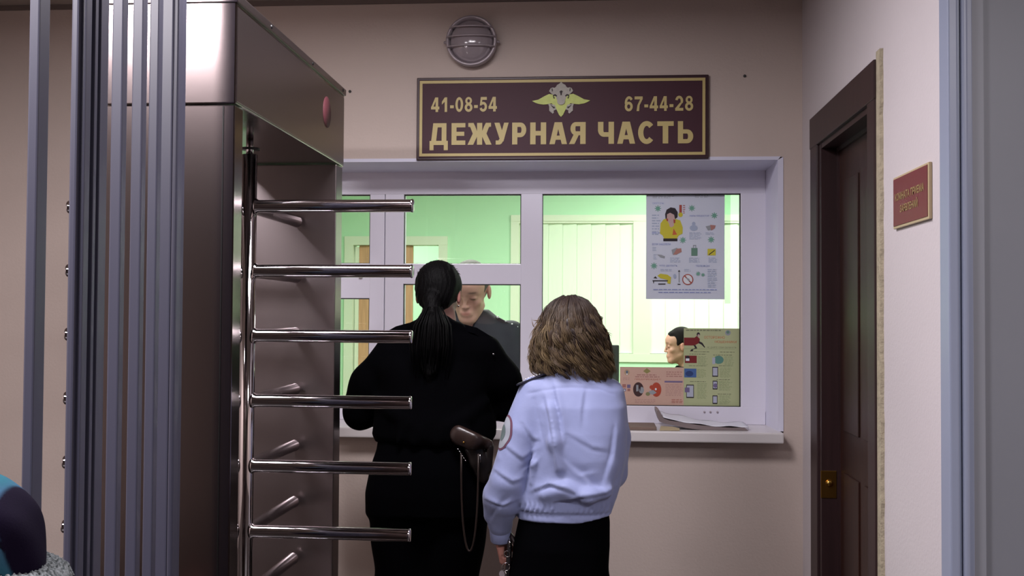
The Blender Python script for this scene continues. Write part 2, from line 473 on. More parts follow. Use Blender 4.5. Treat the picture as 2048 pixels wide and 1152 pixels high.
# thin strip, darker grey than the wall, where the back wall meets the ceiling
struct(MB().box(-3.0, 0.822, D-0.012, D-0.001, 2.815, 2.834), 'trim_1', mat('grey_ceiling_line', (0.45, 0.40, 0.38), 0.7))

# ------------------------------------------------------------------ window_1 : the serving window
w1 = empty('window_1', (-0.5, 4.78, 1.045), kind='structure')
PV = M['pvc']
b = MB()
_n = [0]
def bx(x0, x1, y0, y1, z0, z1):
    _n[0] += 1; e = 0.0004*_n[0]; b.box(x0, x1, y0+e, y1-e, z0, z1, 0.004)
bx(-1.75, 0.712, DW, DW+0.07, 2.04, 2.15); bx(-1.75, 0.712, DW, DW+0.07, 1.045, 1.121)
bx(0.607, 0.715, DW, DW+0.07, 1.1, 2.10); bx(-0.343, -0.249, DW, DW+0.07, 1.1, 2.06)
bx(-0.945, -0.862, DW, DW+0.07, 1.1, 2.06); bx(-1.014, -0.948, DW, DW+0.07, 1.1, 2.06); bx(-1.75, -1.68, DW, DW+0.07, 1.1, 2.06)
b.build('frame', PV, w1)
MB().box(-0.870, -0.335, DW+0.004, DW+0.066, 1.644, 1.734, 0.004).build('transom', PV, w1)
MB().box(-1.70, -1.005, DW+0.006, DW+0.066, 1.580, 1.735, 0.004).build('transom', PV, w1)
for (x0, x1, z0, z1) in ((-0.249, 0.607, 1.121, 2.04), (-0.862, -0.343, 1.734, 2.04), (-0.862, -0.343, 1.121, 1.644), (-1.68, -1.014, 1.735, 2.04), (-1.68, -1.014, 1.121, 1.58)):
    MB().box(x0-0.005, x1+0.005, DW+0.030, DW+0.034, z0-0.005, z1+0.005).build('pane', M['glass'], w1)
    g = MB(); t = 0.0035
    g.box(x0, x1, DW+0.012, DW+0.03, z1-t, z1).box(x0, x1, DW+0.012, DW+0.03, z0, z0+t*0.6).box(x0, x0+t*0.6, DW+0.012, DW+0.03, z0, z1).box(x1-t, x1, DW+0.012, DW+0.03, z0, z1)
    g.build('gasket', M['gasket'], w1)
b = MB()   # reveals: top, right (slightly splayed), left
b.add([(-1.76, 4.497, 2.148), (0.724, 4.497, 2.148), (0.715, DW+0.01, 2.138), (-1.75, DW+0.01, 2.138), (-1.76, 4.497, 2.162), (0.735, 4.497, 2.162), (0.735, DW+0.01, 2.162), (-1.76, DW+0.01, 2.162)],
      [(0, 1, 2, 3), (4, 7, 6, 5), (0, 4, 5, 1), (3, 2, 6, 7), (0, 3, 7, 4), (1, 5, 6, 2)])
b.build('reveal', M['reveal'], w1)
b = MB()
b.add([(0.724, 4.497, 1.045), (0.745, 4.497, 1.045), (0.745, DW+0.02, 1.045), (0.712, DW+0.02, 1.045), (0.724, 4.497, 2.148), (0.745, 4.497, 2.16), (0.745, DW+0.02, 2.16), (0.712, DW+0.02, 2.14)],
      [(0, 3, 2, 1), (4, 5, 6, 7), (0, 1, 5, 4), (1, 2, 6, 5), (2, 3, 7, 6), (3, 0, 4, 7)])
b.build('reveal', M['reveal'], w1)
b = MB(); b.box(-1.80, 0.735, 4.425, DW+0.02, 1.003, 1.045, 0.006); b.build('window_sill', M['sill'], w1)
# small lock bolts on the bottom rail
for x in (0.452, 0.478, 0.508):
    MB().lathe((x, DW+0.001, 1.098), (0, -1, 0), [(0, 0.0045), (0.003, 0.0045), (0.005, 0.003), (0.005, 0)], 12).build('bolt', M['lamp_ring'], w1)
MB().box(-1.06, -1.045, DW-0.006, DW+0.008, 1.668, 1.682, 0.003).build('catch', M['lamp_ring'], w1)

# ------------------------------------------------------------------ office windows with blinds, office door
def office_window(n, x0, x1):
    w = empty('window_%d' % n, ((x0+x1)/2, YO+0.05, W2), kind='structure')
    b = MB(); y0, y1 = YO-0.01, YO+0.08; t = 0.065
    b.box(x0, x1, y0-0.003, y1, W3-t*0.6, W3+0.01).box(x0, x1, y0-0.003, y1, W2-0.02, W2+t*0.7).box(x0, x0+t, y0, y1, W2, W3).box(x1-t, x1, y0, y1, W2, W3)
    b.build('frame', M['cream'], w)
    MB().box(x0+t, x1-t, YO+0.10, YO+0.104, W2+0.04, W3-0.03).build('pane', M['glass'], w)
    return w
office_window(2, -0.70, 0.33); office_window(3, 0.33, 1.36)
def blinds(x0, x1, label):
    t = empty('vertical_blind', ((x0+x1)/2, YO+0.03, W3-0.04), label, 'blind', 'vertical blinds in the office windows')
    MB().box(x0, x1, YO-0.005, YO+0.04, W3-0.055, W3-0.035).build('head_rail', M['cream'], t)
    n = int(round((x1-x0)/0.118)); w = (x1-x0)/n
    for i in range(n):
        xa = x0+i*w
        MB().add([(xa+0.001, YO+0.028, W2+0.048), (xa+w+0.006, YO+0.012, W2+0.048), (xa+w+0.006, YO+0.012, W3-0.055), (xa+0.001, YO+0.028, W3-0.055),
                  (xa+0.001, YO+0.030, W2+0.048), (xa+w+0.006, YO+0.014, W2+0.048), (xa+w+0.006, YO+0.014, W3-0.055), (xa+0.001, YO+0.030, W3-0.055)],
                 [(0, 1, 2, 3), (4, 7, 6, 5), (0, 4, 5, 1), (2, 6, 7, 3), (1, 5, 6, 2), (0, 3, 7, 4)]).build('slat', M['blind'], t)
blinds(-0.635, 0.265, 'closed cream vertical blind in the office window left of the tall health poster')
blinds(0.395, 1.295, 'closed cream vertical blind in the office window behind the tall health poster')
d2 = empty('door_2', (-1.62, YO+0.05, 0), kind='structure')
b = MB(); b.box(-2.035, -1.965, YO-0.02, YO+0.12, 0, 2.14).box(-1.275, -1.205, YO-0.02, YO+0.12, 0, 2.14).box(-2.036, -1.204, YO-0.023, YO+0.118, 2.072, 2.141)
b.build('door_frame', M['cream'], d2)
b = MB(); b.box(-1.955, -1.925, YO+0.02, YO+0.06, 0, 2.06); b.build('door_seal', M['cream'], d2)
b = MB(); b.box(-1.925, -1.49, YO+0.03, YO+0.07, 0.01, 2.07, 0.003); b.build('leaf', M['orange_wood'], d2)

# ------------------------------------------------------------------ door_1 in the right wall
d1 = empty('door_1', (XR+0.03, 3.74, 0), kind='structure')
b = MB()
b.box(0.806, 0.83, 4.13, 4.255, 0, 2.266, 0.004).box(0.806, 0.83, 3.275, 3.365, 0, 2.266, 0.004)
b.box(0.804, 0.829, 3.273, 4.257, 2.15, 2.268, 0.004)
b.build('casing', M['casing'], d1)
b = MB(); b.box(0.815, 0.99, 4.09, 4.14, 0, 2.17).box(0.815, 0.99, 3.33, 3.37, 0, 2.17).box(0.816, 0.985, 3.32, 4.15, 2.13, 2.18)
b.box(0.872, 0.99, 4.075, 4.09, 0, 2.14).box(0.872, 0.99, 3.37, 3.385, 0, 2.14).box(0.870, 0.985, 3.37, 4.09, 2.115, 2.131)
b.build('jamb', M['casing'], d1)
b = MB(); b.box(0.88, 0.92, 3.385, 4.09, 0.01, 2.12, 0.002)
for (z0, z1) in ((0.25, 0.95), (1.1, 2.0)):
    for (ya, yb) in ((3.47, 3.70), (3.78, 4.0)):
        b.box(0.874, 0.881, ya, yb, z0, z1, 0.003)
b.build('leaf', M['dark_wood'], d1)
b = MB(); b.box(0.8115, 0.868, 4.0875, 4.091, 0.845, 0.945, 0.0015); b.lathe((0.842, 4.088, 0.90), (0, -1, 0), [(0, 0.014), (0.006, 0.013), (0.012, 0.006), (0.012, 0)], 16)
b.build('lock_plate', M['brass'], d1)
b = MB(); rg = random.Random(4); n = 60
ys = [3.235+rg.uniform(-0.004, 0.004) for _ in range(n)]
for i in range(n-1):
    z0, z1 = 2.29*i/(n-1), 2.29*(i+1)/(n-1)
    b.add([(0.812, ys[i], z0), (0.812, 3.276, z0), (0.812, 3.276, z1), (0.812, ys[i+1], z1), (0.824, ys[i]-0.004, z0), (0.824, 3.276, z0), (0.824, 3.276, z1), (0.824, ys[i+1]-0.004, z1)],
          [(0, 3, 2, 1), (0, 4, 7, 3), (1, 2, 6, 5), (4, 5, 6, 7)])
b.build('plaster_edge', M['plaster'], d1)

# ------------------------------------------------------------------ grey partition door beside the camera, right edge
d3 = empty('door_3', (1.2, 2.62, 0), kind='structure')
b = MB(); b.box(0.806, 0.828, 2.590, 2.66, 0, H, 0.004).box(0.828, 0.836, 2.600, 2.66, 0, H).box(0.836, 0.850, 2.586, 2.66, 0, H, 0.005).box(0.850, 0.863, 2.598, 2.66, 0, H, 0.002)
b.build('door_frame', M['grey_alu'], d3)
MB().box(0.891, 2.5, 2.612, 2.65, 0.0, H).build('panel', M['grey_panel'], d3)
MB().box(0.863, 0.890, 2.603, 2.655, 0.0, H).build('stile', mat('grey_door_stile', (0.50, 0.51, 0.54), 0.5), d3)

# ------------------------------------------------------------------ grey steel bars left of the turnstile
fence = empty('bar_partition', (-1.0, 2.2, 0), 'grey painted steel bar partition with upright square bars in front of the turnstile', 'partition')
FM = M['fence']
def bar(x0, x1, y0, y1, name='bar'):
    MB().box(x0, x1, y0, y1, 0, H-0.001, 0.003).build(name, FM, fence)
bar(-1.012, -0.993, 1.85, 1.888, 'post')
b = MB(); b.box(-1.020, -1.005, 2.02, 2.112, 0, H-0.001, 0.004).box(-1.012, -0.995, 2.03, 2.055, 0, H-0.001, 0.003).box(-1.010, -0.993, 2.065, 2.078, 0, H-0.001, 0.002).box(-1.010, -0.993, 2.090, 2.124, 0, H-0.001, 0.002)
b.build('post', FM, fence)
bar(-1.022, -0.998, 2.20, 2.225)
bar(-1.022, -0.998, 2.30, 2.325)
bar(-1.020, -0.998, 2.385, 2.41)
b = MB(); b.box(-1.030, -0.998, 2.47, 2.50, 0, H-0.001, 0.004).box(-0.998, -0.985, 2.47, 2.50, 0, H-0.001, 0.004).box(-1.022, -0.992, 2.50, 2.535, 0, H-0.001, 0.003)
b.build('post', FM, fence)
MB().box(-1.02, -1.0, 1.86, 2.53, 2.55, 2.59, 0.003).build('rail', FM, fence)
MB().box(-1.02, -1.0, 1.86, 2.53, 0.10, 0.14, 0.003).build('rail', FM, fence)

# ------------------------------------------------------------------ full height turnstile
ts = empty('turnstile', (-1.09, 3.215, 0), 'tall stainless steel full height turnstile with polished horizontal arms', 'turnstile')
b = MB(); b.box(-1.262, -0.921, 2.68, 2.745, 0, 2.033, 0.003); b.build('column', M['steel'], ts)
MB().box(-0.952, -0.949, 2.6785, 2.681, 0.0, 2.031).build('seam', M['black'], ts)
b = MB(); b.box(-1.235, -0.921, 3.75, 3.84, 0, 2.033, 0.003); b.build('column', M['steel_side'], ts)
b = MB(); b.box(-1.268, -0.918, 2.676, 3.845, 2.036, 2.296, 0.004); b.build('housing', [M['steel']], ts)
MB().box(-0.919, -0.9165, 2.682, 3.838, 2.042, 2.283, 0.001).build('side_sheet', M['steel_side'], ts)
b = MB(); b.box(-1.272, -0.912, 2.672, 3.850, 2.293, 2.316, 0.003); b.build('lid', M['steel_side'], ts)
MB().lathe((-0.9166, 3.592, 2.187), (1, 0, 0), [(0, 0.052), (0.0012, 0.052), (0.0012, 0)], 40).build('round_sticker', M['sticker'], ts)
for y in (2.95, 3.39, 3.80):
    MB().lathe((-0.912, y, 2.304), (1, 0, 0), [(0, 0.006), (0.002, 0.005), (0.003, 0)], 10).build('screw', M['black'], ts)
rx, ry = -1.052, 3.2
rot = MB(); rot.tube([(rx, ry, 0.05), (rx, ry, 1.985)], 0.023, 32)
rotor = rot.build('rotor', M['chrome'], ts)
b = MB(); b.tube([(rx, ry, 1.98), (rx, ry, 2.036)], 0.011, 20); b.build('shaft', M['chrome'], rotor)
MB().lathe((rx, ry, 2.000), (0, 0, 1), [(0, 0.010), (0, 0.030), (0.005, 0.030), (0.005, 0.010)], 28).build('collar', M['black'], rotor)
MB().lathe((rx, ry, 0.0), (0, 0, 1), [(0, 0.09), (0.012, 0.09), (0.016, 0.08), (0.016, 0.03), (0.05, 0.028), (0.05, 0)], 32).build('base', M['steel'], ts)
def arm_mesh(L, sgn_axis):
    b = MB(); ax = Vector(sgn_axis)
    b.lathe((0, 0, 0), ax, [(0.021, 0.0), (0.021, 0.024), (0.024, 0.0235), (0.030, 0.019), (L-0.008, 0.019), (L-0.005, 0.0205), (L-0.002, 0.0195), (L, 0.016), (L, 0.0)], 28)
    return b.mesh('arm')
am = {}
for k, ax, L in (('r', (1, -0.02, 0), 0.503), ('l', (-1, 0.02, 0), 0.57), ('b', (0.0, 1, 0), 0.52)):
    am[k] = arm_mesh(L, ax); am[k].materials.append(M['chrome'])
for i in range(9):
    z = 1.829-0.1943*i
    for k in 'rlb':
        o = bpy.data.objects.new('arm', am[k]); COL.objects.link(o); o.parent = rotor
        o.location = (rx-world_loc(rotor).x, ry-world_loc(rotor).y, z)

# ------------------------------------------------------------------ bulkhead lamp above the sign
lamp = empty('bulkhead_lamp', (-0.532, 4.5, 2.643), 'round grey caged bulkhead lamp on the wall above the burgundy sign', 'lamp')
c = (-0.532, 4.5, 2.643)
MB().lathe(c, (0, -1, 0), [(0.0, 0.0), (0.0, 0.098), (0.012, 0.104), (0.05, 0.106), (0.056, 0.104), (0.056, 0.094), (0.03, 0.092), (0.03, 0)], 56).build('housing', M['lamp_ring'], lamp)
pr = [(0.030, 0.089)]+[(0.030+0.052*math.sin(a*math.pi/2/12), 0.089*math.cos(a*math.pi/2/12)) for a in range(0, 13)]
MB().lathe(c, (0, -1, 0), pr, 48).build('dome', M['lamp_dome'], lamp)
for dz in (0.052, 0.013, -0.028):
    w = math.sqrt(0.103**2-dz**2)
    pts = [(c[0]+w*math.cos(a), 4.5-0.050-0.040*math.sin(a)**0.8 if 0 < a < math.pi else 4.5-0.05, c[2]+dz) for a in np.linspace(0, math.pi, 25)]
    MB().tube(pts, 0.0032, 8).build('guard_bar', M['lamp_ring'], lamp)
for s in (-1, 1):
    MB().lathe((c[0]+s*0.104, 4.47, c[2]-0.002), (s, 0, 0), [(0, 0.006), (0.010, 0.006), (0.013, 0.004), (0.013, 0)], 10).build('screw', M['lamp_ring'], lamp)
# wall nails
def nail(x, z, label):
    o = MB().lathe((x, D, z), (0, -1, 0), [(-0.002, 0.006), (0.004, 0.006), (0.008, 0.003), (0.008, 0)], 12).build('nail', M['dgrey'])
    recentre(o, (x, D, z)); tag(o, label, 'nail', 'nails in the back wall')
nail(0.590, 2.493, 'small dark nail in the wall right of the burgundy sign')
nail(-1.050, 2.447, 'small dark nail in the wall left of the burgundy sign, near the turnstile')

# ceiling lamps that light the hall and the office
def ceiling_lamp(x, y, sx, sy, label, grp):
    t = empty('ceiling_lamp', (x, y, H), label, 'lamp', grp)
    b = MB(); b.box(x-sx/2-0.03, x+sx/2+0.03, y-sy/2-0.03, y+sy/2+0.03, H-0.04, H-0.001, 0.003); b.build('frame', M['lamp_frame'], t)
    MB().box(x-sx/2, x+sx/2, y-sy/2, y+sy/2, H-0.046, H-0.039).build('diffuser', M['diffuser'], t)
ceiling_lamp(-1.75, 1.15, 0.58, 0.58, 'square ceiling lamp lighting the hall above the left end of the bars', 'square lamps in the hall ceiling')
ceiling_lamp(-0.55, 2.80, 0.58, 0.58, 'square ceiling lamp in the hall in front of the serving window', 'square lamps in the hall ceiling')
ceiling_lamp(1.30, 0.50, 0.58, 0.58, 'square ceiling lamp in the hall behind the grey door at the right', 'square lamps in the hall ceiling')
ceiling_lamp(-0.9, 6.2, 1.2, 0.6, 'wide ceiling lamp in the green office above the standing officer', 'wide lamps in the office ceiling')
ceiling_lamp(0.9, 7.4, 1.2, 0.6, 'wide ceiling lamp in the green office near the blinds', 'wide lamps in the office ceiling')

# ------------------------------------------------------------------ the burgundy sign
SX, SZ = -0.763, 2.497
sg = empty('wall_sign', (-0.161, 4.5, 2.325), 'wide burgundy wall sign with gold Cyrillic lettering above the serving window', 'sign')
b = MB(); b.box(-0.763, 0.443, 4.484, 4.499, 2.153, 2.498, 0.003); b.build('rim', M['burgundy_rim'], sg)
b = MB(); b.box(-0.753, 0.433, 4.481, 4.490, 2.163, 2.488, 0.001); b.build('board', M['burgundy'], sg)
b = MB(); x0, x1, z0, z1, t = -0.750, 0.429, 2.168, 2.484, 0.0115
yy0, yy1 = 4.4795, 4.483
b.box(x0, x1, yy0, yy1, z1-t, z1).box(x0, x1, yy0, yy1, z0, z0+t).box(x0, x0+t, yy0, yy1, z0+t, z1-t).box(x1-t, x1, yy0, yy1, z0+t, z1-t)
b.build('border_line', M['gold'], sg)
def letters(txt, w, h, place, bold, name, m, parent):
    """heavy lettering: the thin outline repeated with small shifts, each copy a hair in front of the last"""
    V, Fc = text_bm(txt, w-2*bold, h-2*bold); b = MB(); k = 0
    for du, dw in ((0, 0), (-1, 0), (1, 0), (0, -1), (0, 1), (-.7, -.7), (.7, -.7), (-.7, .7), (.7, .7), (-.5, 0), (.5, 0), (0, .5), (0, -.5)):
        b.add([place(v.x+bold*(1+du), 0.0003+0.00004*k, v.z+bold*(1+dw)) for v in V], Fc); k += 1
    return b.build(name, m, parent)
def lettering(txt, x0, x1, z0, z1, y, parent, m, name='lettering', bold=0.0016):
    return letters(txt, x1-x0, z1-z0, lambda u, d, w: (x0+u, y-d, z0+w), bold, name, m, parent)
# heavy sign lettering drawn from bars and arcs; every glyph lives in a unit box
def g_bar(x0, y0, x1, y1): return [(x0, y0), (x1, y0), (x1, y1), (x0, y1)]
def g_sl(x0, y0, x1, y1, s): return [(x0-s/2, y0), (x0+s/2, y0), (x1+s/2, y1), (x1-s/2, y1)]
def g_arc(cx, cy, rx, ry, a0, a1, sx, sy, n=14):
    out = []
    for i in range(n):
        p, q = R(a0+(a1-a0)*i/n), R(a0+(a1-a0)*(i+1)/n)
        out.append([(cx+rx*math.cos(p), cy+ry*math.sin(p)), (cx+rx*math.cos(q), cy+ry*math.sin(q)), (cx+(rx-sx)*math.cos(q), cy+(ry-sy)*math.sin(q)), (cx+(rx-sx)*math.cos(p), cy+(ry-sy)*math.sin(p))])
    return out
def glyph(ch):
    b, l, a = g_bar, g_sl, g_arc; v = 0.31; h = 0.21
    if ch == 'Д': return [b(0.20, 0.81, 0.92, 1), b(0.66, 0, 0.92, 1), l(0.20, 0, 0.33, 1, 0.27), b(0, 0, 1, 0.19), b(0, -0.24, 0.22, 0.1), b(0.78, -0.24, 1, 0.1)]
    if ch == 'Е': return [b(0, 0, 0.36, 1), b(0, 0.8, 1, 1), b(0, 0, 1, 0.2), b(0, 0.41, 0.92, 0.6)]
    if ch == 'Ж': return [b(0.39, 0, 0.61, 1), l(0.11, 0, 0.34, 0.53, 0.24), l(0.89, 0, 0.66, 0.53, 0.24), l(0.34, 0.45, 0.20, 0.85, 0.22), l(0.66, 0.45, 0.80, 0.85, 0.22), b(0.02, 0.82, 0.24, 1), b(0.76, 0.82, 0.98, 1), b(0.28, 0.44, 0.72, 0.58), [(0.24, 1), (0.31, 0.85), (0.09, 0.80), (0.1, 0.9)], [(0.76, 1), (0.69, 0.85), (0.91, 0.80), (0.9, 0.9)]]
    if ch == 'У': return [l(0.18, 1, 0.54, 0.28, 0.36), l(0.84, 1, 0.48, 0.14, 0.32), b(0.10, 0, 0.38, 0.19), [(0.38, 0), (0.52, 0.05), (0.64, 0.2), (0.68, 0.3), (0.33, 0.24), (0.3, 0.19)]]
    if ch == 'Р': return [b(0, 0, 0.37, 1), b(0, 0.80, 0.6, 1), b(0, 0.33, 0.6, 0.53)]+a(0.58, 0.665, 0.42, 0.335, -90, 90, 0.34, 0.20)
    if ch == 'Н': return [b(0, 0, 0.34, 1), b(0.66, 0, 1, 1), b(0.2, 0.40, 0.8, 0.61)]
    if ch == 'А': return [l(0.15, 0, 0.44, 1, 0.30), l(0.85, 0, 0.56, 1, 0.30), b(0.28, 0.20, 0.72, 0.39)]
    if ch == 'Я': return [b(0.67, 0, 1, 1), b(0.38, 0.81, 0.8, 1), b(0.38, 0.40, 0.8, 0.58), l(0.16, 0, 0.48, 0.50, 0.33)]+a(0.40, 0.70, 0.32, 0.30, 90, 270, 0.30, 0.19)
    if ch == 'Ч': return [b(0.66, 0, 1, 1), b(0, 0.62, 0.34, 1), b(0.36, 0.32, 0.8, 0.53)]+a(0.38, 0.64, 0.38, 0.32, 180, 275, 0.34, 0.21)
    if ch == 'С': return a(0.52, 0.5, 0.52, 0.52, 42, 318, 0.32, 0.22, 26)
    if ch == 'Т': return [b(0, 0.79, 1, 1), b(0.33, 0, 0.67, 1)]
    if ch == 'Ь': return [b(0, 0, 0.34, 1), b(0, 0, 0.6, 0.19), b(0, 0.44, 0.6, 0.63)]+a(0.60, 0.315, 0.40, 0.315, -90, 90, 0.34, 0.19)
    if ch == '4': return [b(0.55, 0, 0.86, 1), b(0, 0.18, 1, 0.37), l(0.12, 0.30, 0.62, 1, 0.24)]
    if ch == '1': return [b(0.55, 0, 1, 1), [(0.55, 1), (0.02, 0.70), (0.02, 0.50), (0.6, 0.72)]]
    if ch == '-': return [b(0, 0.25, 1, 0.45)]
    if ch == '0': return a(0.5, 0.5, 0.5, 0.51, 0, 360, 0.30, 0.18, 30)
    if ch == '8': return a(0.5, 0.745, 0.43, 0.265, 0, 360, 0.26, 0.15, 24)+a(0.5, 0.29, 0.5, 0.30, 0, 360, 0.30, 0.17, 24)
    if ch == '5': return [b(0.16, 0.80, 0.95, 1), l(0.16, 0.42, 0.28, 1, 0.24)]+a(0.48, 0.33, 0.50, 0.34, -160, 130, 0.30, 0.18, 24)
    if ch == '6': return a(0.5, 0.32, 0.5, 0.33, 0, 360, 0.30, 0.18, 24)+a(0.54, 0.56, 0.54, 0.46, 35, 190, 0.30, 0.18, 18)
    if ch == '7': return [b(0, 0.80, 1, 1), [(0.70, 0.82), (1, 0.82), (0.62, 0.40), (0.56, 0), (0.24, 0), (0.36, 0.42)]]
    if ch == '2': return [b(0.02, 0, 1, 0.19), [(0.02, 0), (0.06, 0.19), (0.60, 0.55), (0.95, 0.60), (0.45, 0.17)]]+a(0.50, 0.68, 0.48, 0.34, -30, 170, 0.30, 0.18, 20)
    return []
SF = 0.00034048   # metres per unit of the sign's letter grid
def sign_text(chars, z0, z1, name='lettering'):
    b = MB(); k = 0
    for ch, xa, xb in chars:
        X0, X1 = -0.763+(xa-80)*SF, -0.763+(xb-80)*SF
        for poly in glyph(ch):
            P = [(X0+u*(X1-X0), z0+w*(z1-z0)) for u, w in poly]
            ar = sum(P[i][0]*P[(i+1) % len(P)][1]-P[(i+1) % len(P)][0]*P[i][1] for i in range(len(P)))
            if ar < 0: P = P[::-1]
            b.add([(p[0], 4.4795-0.00001*k, p[1]) for p in P], [tuple(range(len(P)))]); k = (k+1) % 60
    return b.build(name, M['gold'], sg)
sign_text([('4', 260, 362), ('1', 392, 458), ('-', 495, 540), ('0', 560, 655), ('8', 675, 770), ('-', 790, 835), ('5', 857, 950), ('4', 967, 1070)], 2.353, 2.414)
sign_text([('6', 2619, 2715), ('7', 2737, 2834), ('-', 2854, 2900), ('4', 2917, 3019), ('4', 3037, 3135), ('-', 3155, 3201), ('2', 3221, 3319), ('8', 3340, 3437)], 2.349, 2.4095)
sign_text([('Д', 245, 470), ('Е', 515, 685), ('Ж', 715, 1005), ('У', 1040, 1215), ('Р', 1258, 1430), ('Н', 1478, 1672), ('А', 1712, 1925), ('Я', 1950, 2150)], 2.215, 2.306)
sign_text([('Ч', 2298, 2491), ('А', 2530, 2745), ('С', 2780, 2978), ('Т', 3010, 3205), ('Ь', 3255, 3438)], 2.215, 2.306)
# emblem with a double-headed bird and wide wings
EX, EZ = -0.160, 2.400
def ez(pts): return [(EX+(x-1030)/12.05*0.002065, EZ-(y-590)/12.05*0.002065) for x, y in pts]
def flat(mb, pts, y, d, m):
    mb.cur = m; P = ez(pts); a = sum(P[i][0]*P[(i+1) % len(P)][1]-P[(i+1) % len(P)][0]*P[i][1] for i in range(len(P)))
    if a < 0: P = P[::-1]
    mb.prism(P, (0, y, 0), (1, 0, 0), (0, 0, 1), d)
b = MB()
wing = [(1030, 480), (830, 470), (740, 455), (640, 500), (560, 545), (480, 590), (330, 620), (400, 660), (480, 690), (600, 710), (720, 700), (800, 680), (880, 760), (930, 850), (980, 960), (1030, 1010)]
flat(b, wing+[(2060-x, y) for x, y in wing[::-1]][1:-1], 4.4805, 0.003, 0)
gr = [(1030, 155), (1000, 200), (930, 240), (905, 285), (870, 310), (830, 298), (780, 315), (740, 385), (790, 440), (850, 480), (900, 520), (930, 600), (960, 640), (1030, 650)]
flat(b, gr+[(2060-x, y) for x, y in gr[::-1]][1:-1], 4.4795, 0.003, 1)
for s in (1, -1):
    fx = lambda P: [(1030+s*(x-1030), y) for x, y in P]
    flat(b, fx([(720, 690), (745, 760), (745, 860), (830, 935), (860, 900), (850, 860), (920, 830), (880, 720)]), 4.4797, 0.003, 1)
    flat(b, fx([(770, 710), (840, 760), (885, 770), (870, 810), (840, 800), (790, 740)]), 4.4765, 0.0006, 2)
    flat(b, fx([(835, 480), (890, 460), (935, 500), (925, 525), (880, 500), (850, 510), (880, 560), (855, 575), (835, 520)]), 4.4763, 0.0006, 2)
    flat(b, fx([(800, 330), (820, 320), (830, 390), (812, 400)]), 4.4763, 0.0006, 2)
flat(b, [(1030, 370), (1070, 395), (1050, 440), (1045, 490), (1015, 490), (1010, 440), (990, 400)], 4.4763, 0.0006, 2)
flat(b, [(1030+95*math.cos(a), 640+85*math.sin(a)) for a in np.linspace(0, 2*math.pi, 24, endpoint=False)], 4.4765, 0.004, 1)
b.build('emblem', [M['emb_green'], M['emb_grey'], M['emb_dark']], sg)

# ------------------------------------------------------------------ small plaque on the right wall
pq = empty('door_plaque', (XR, 2.93, 1.82), 'small maroon plaque with a gold rim on the right wall beside the dark door', 'sign')
b = MB(); b.box(XR-0.009, XR-0.0005, 2.767, 3.095, 1.750, 1.892, 0.002); b.build('rim', M['plaque_rim'], pq)
b = MB(); b.box(XR-0.0105, XR-0.008, 2.775, 3.088, 1.757, 1.886); b.build('board', M['plaque'], pq)
def plaque_text(txt, ya, yb, z0, z1):
    letters(txt, yb-ya, z1-z0, lambda u, d, w: (XR-0.0107-d, yb-u, z0+w), 0.0008, 'lettering', M['plaque_text'], pq)
plaque_text('КОМНАТА ПРИЕМА', 2.80, 3.068, 1.824, 1.845)
plaque_text('ЗАЯВЛЕНИЙ', 2.855, 3.02, 1.789, 1.815)
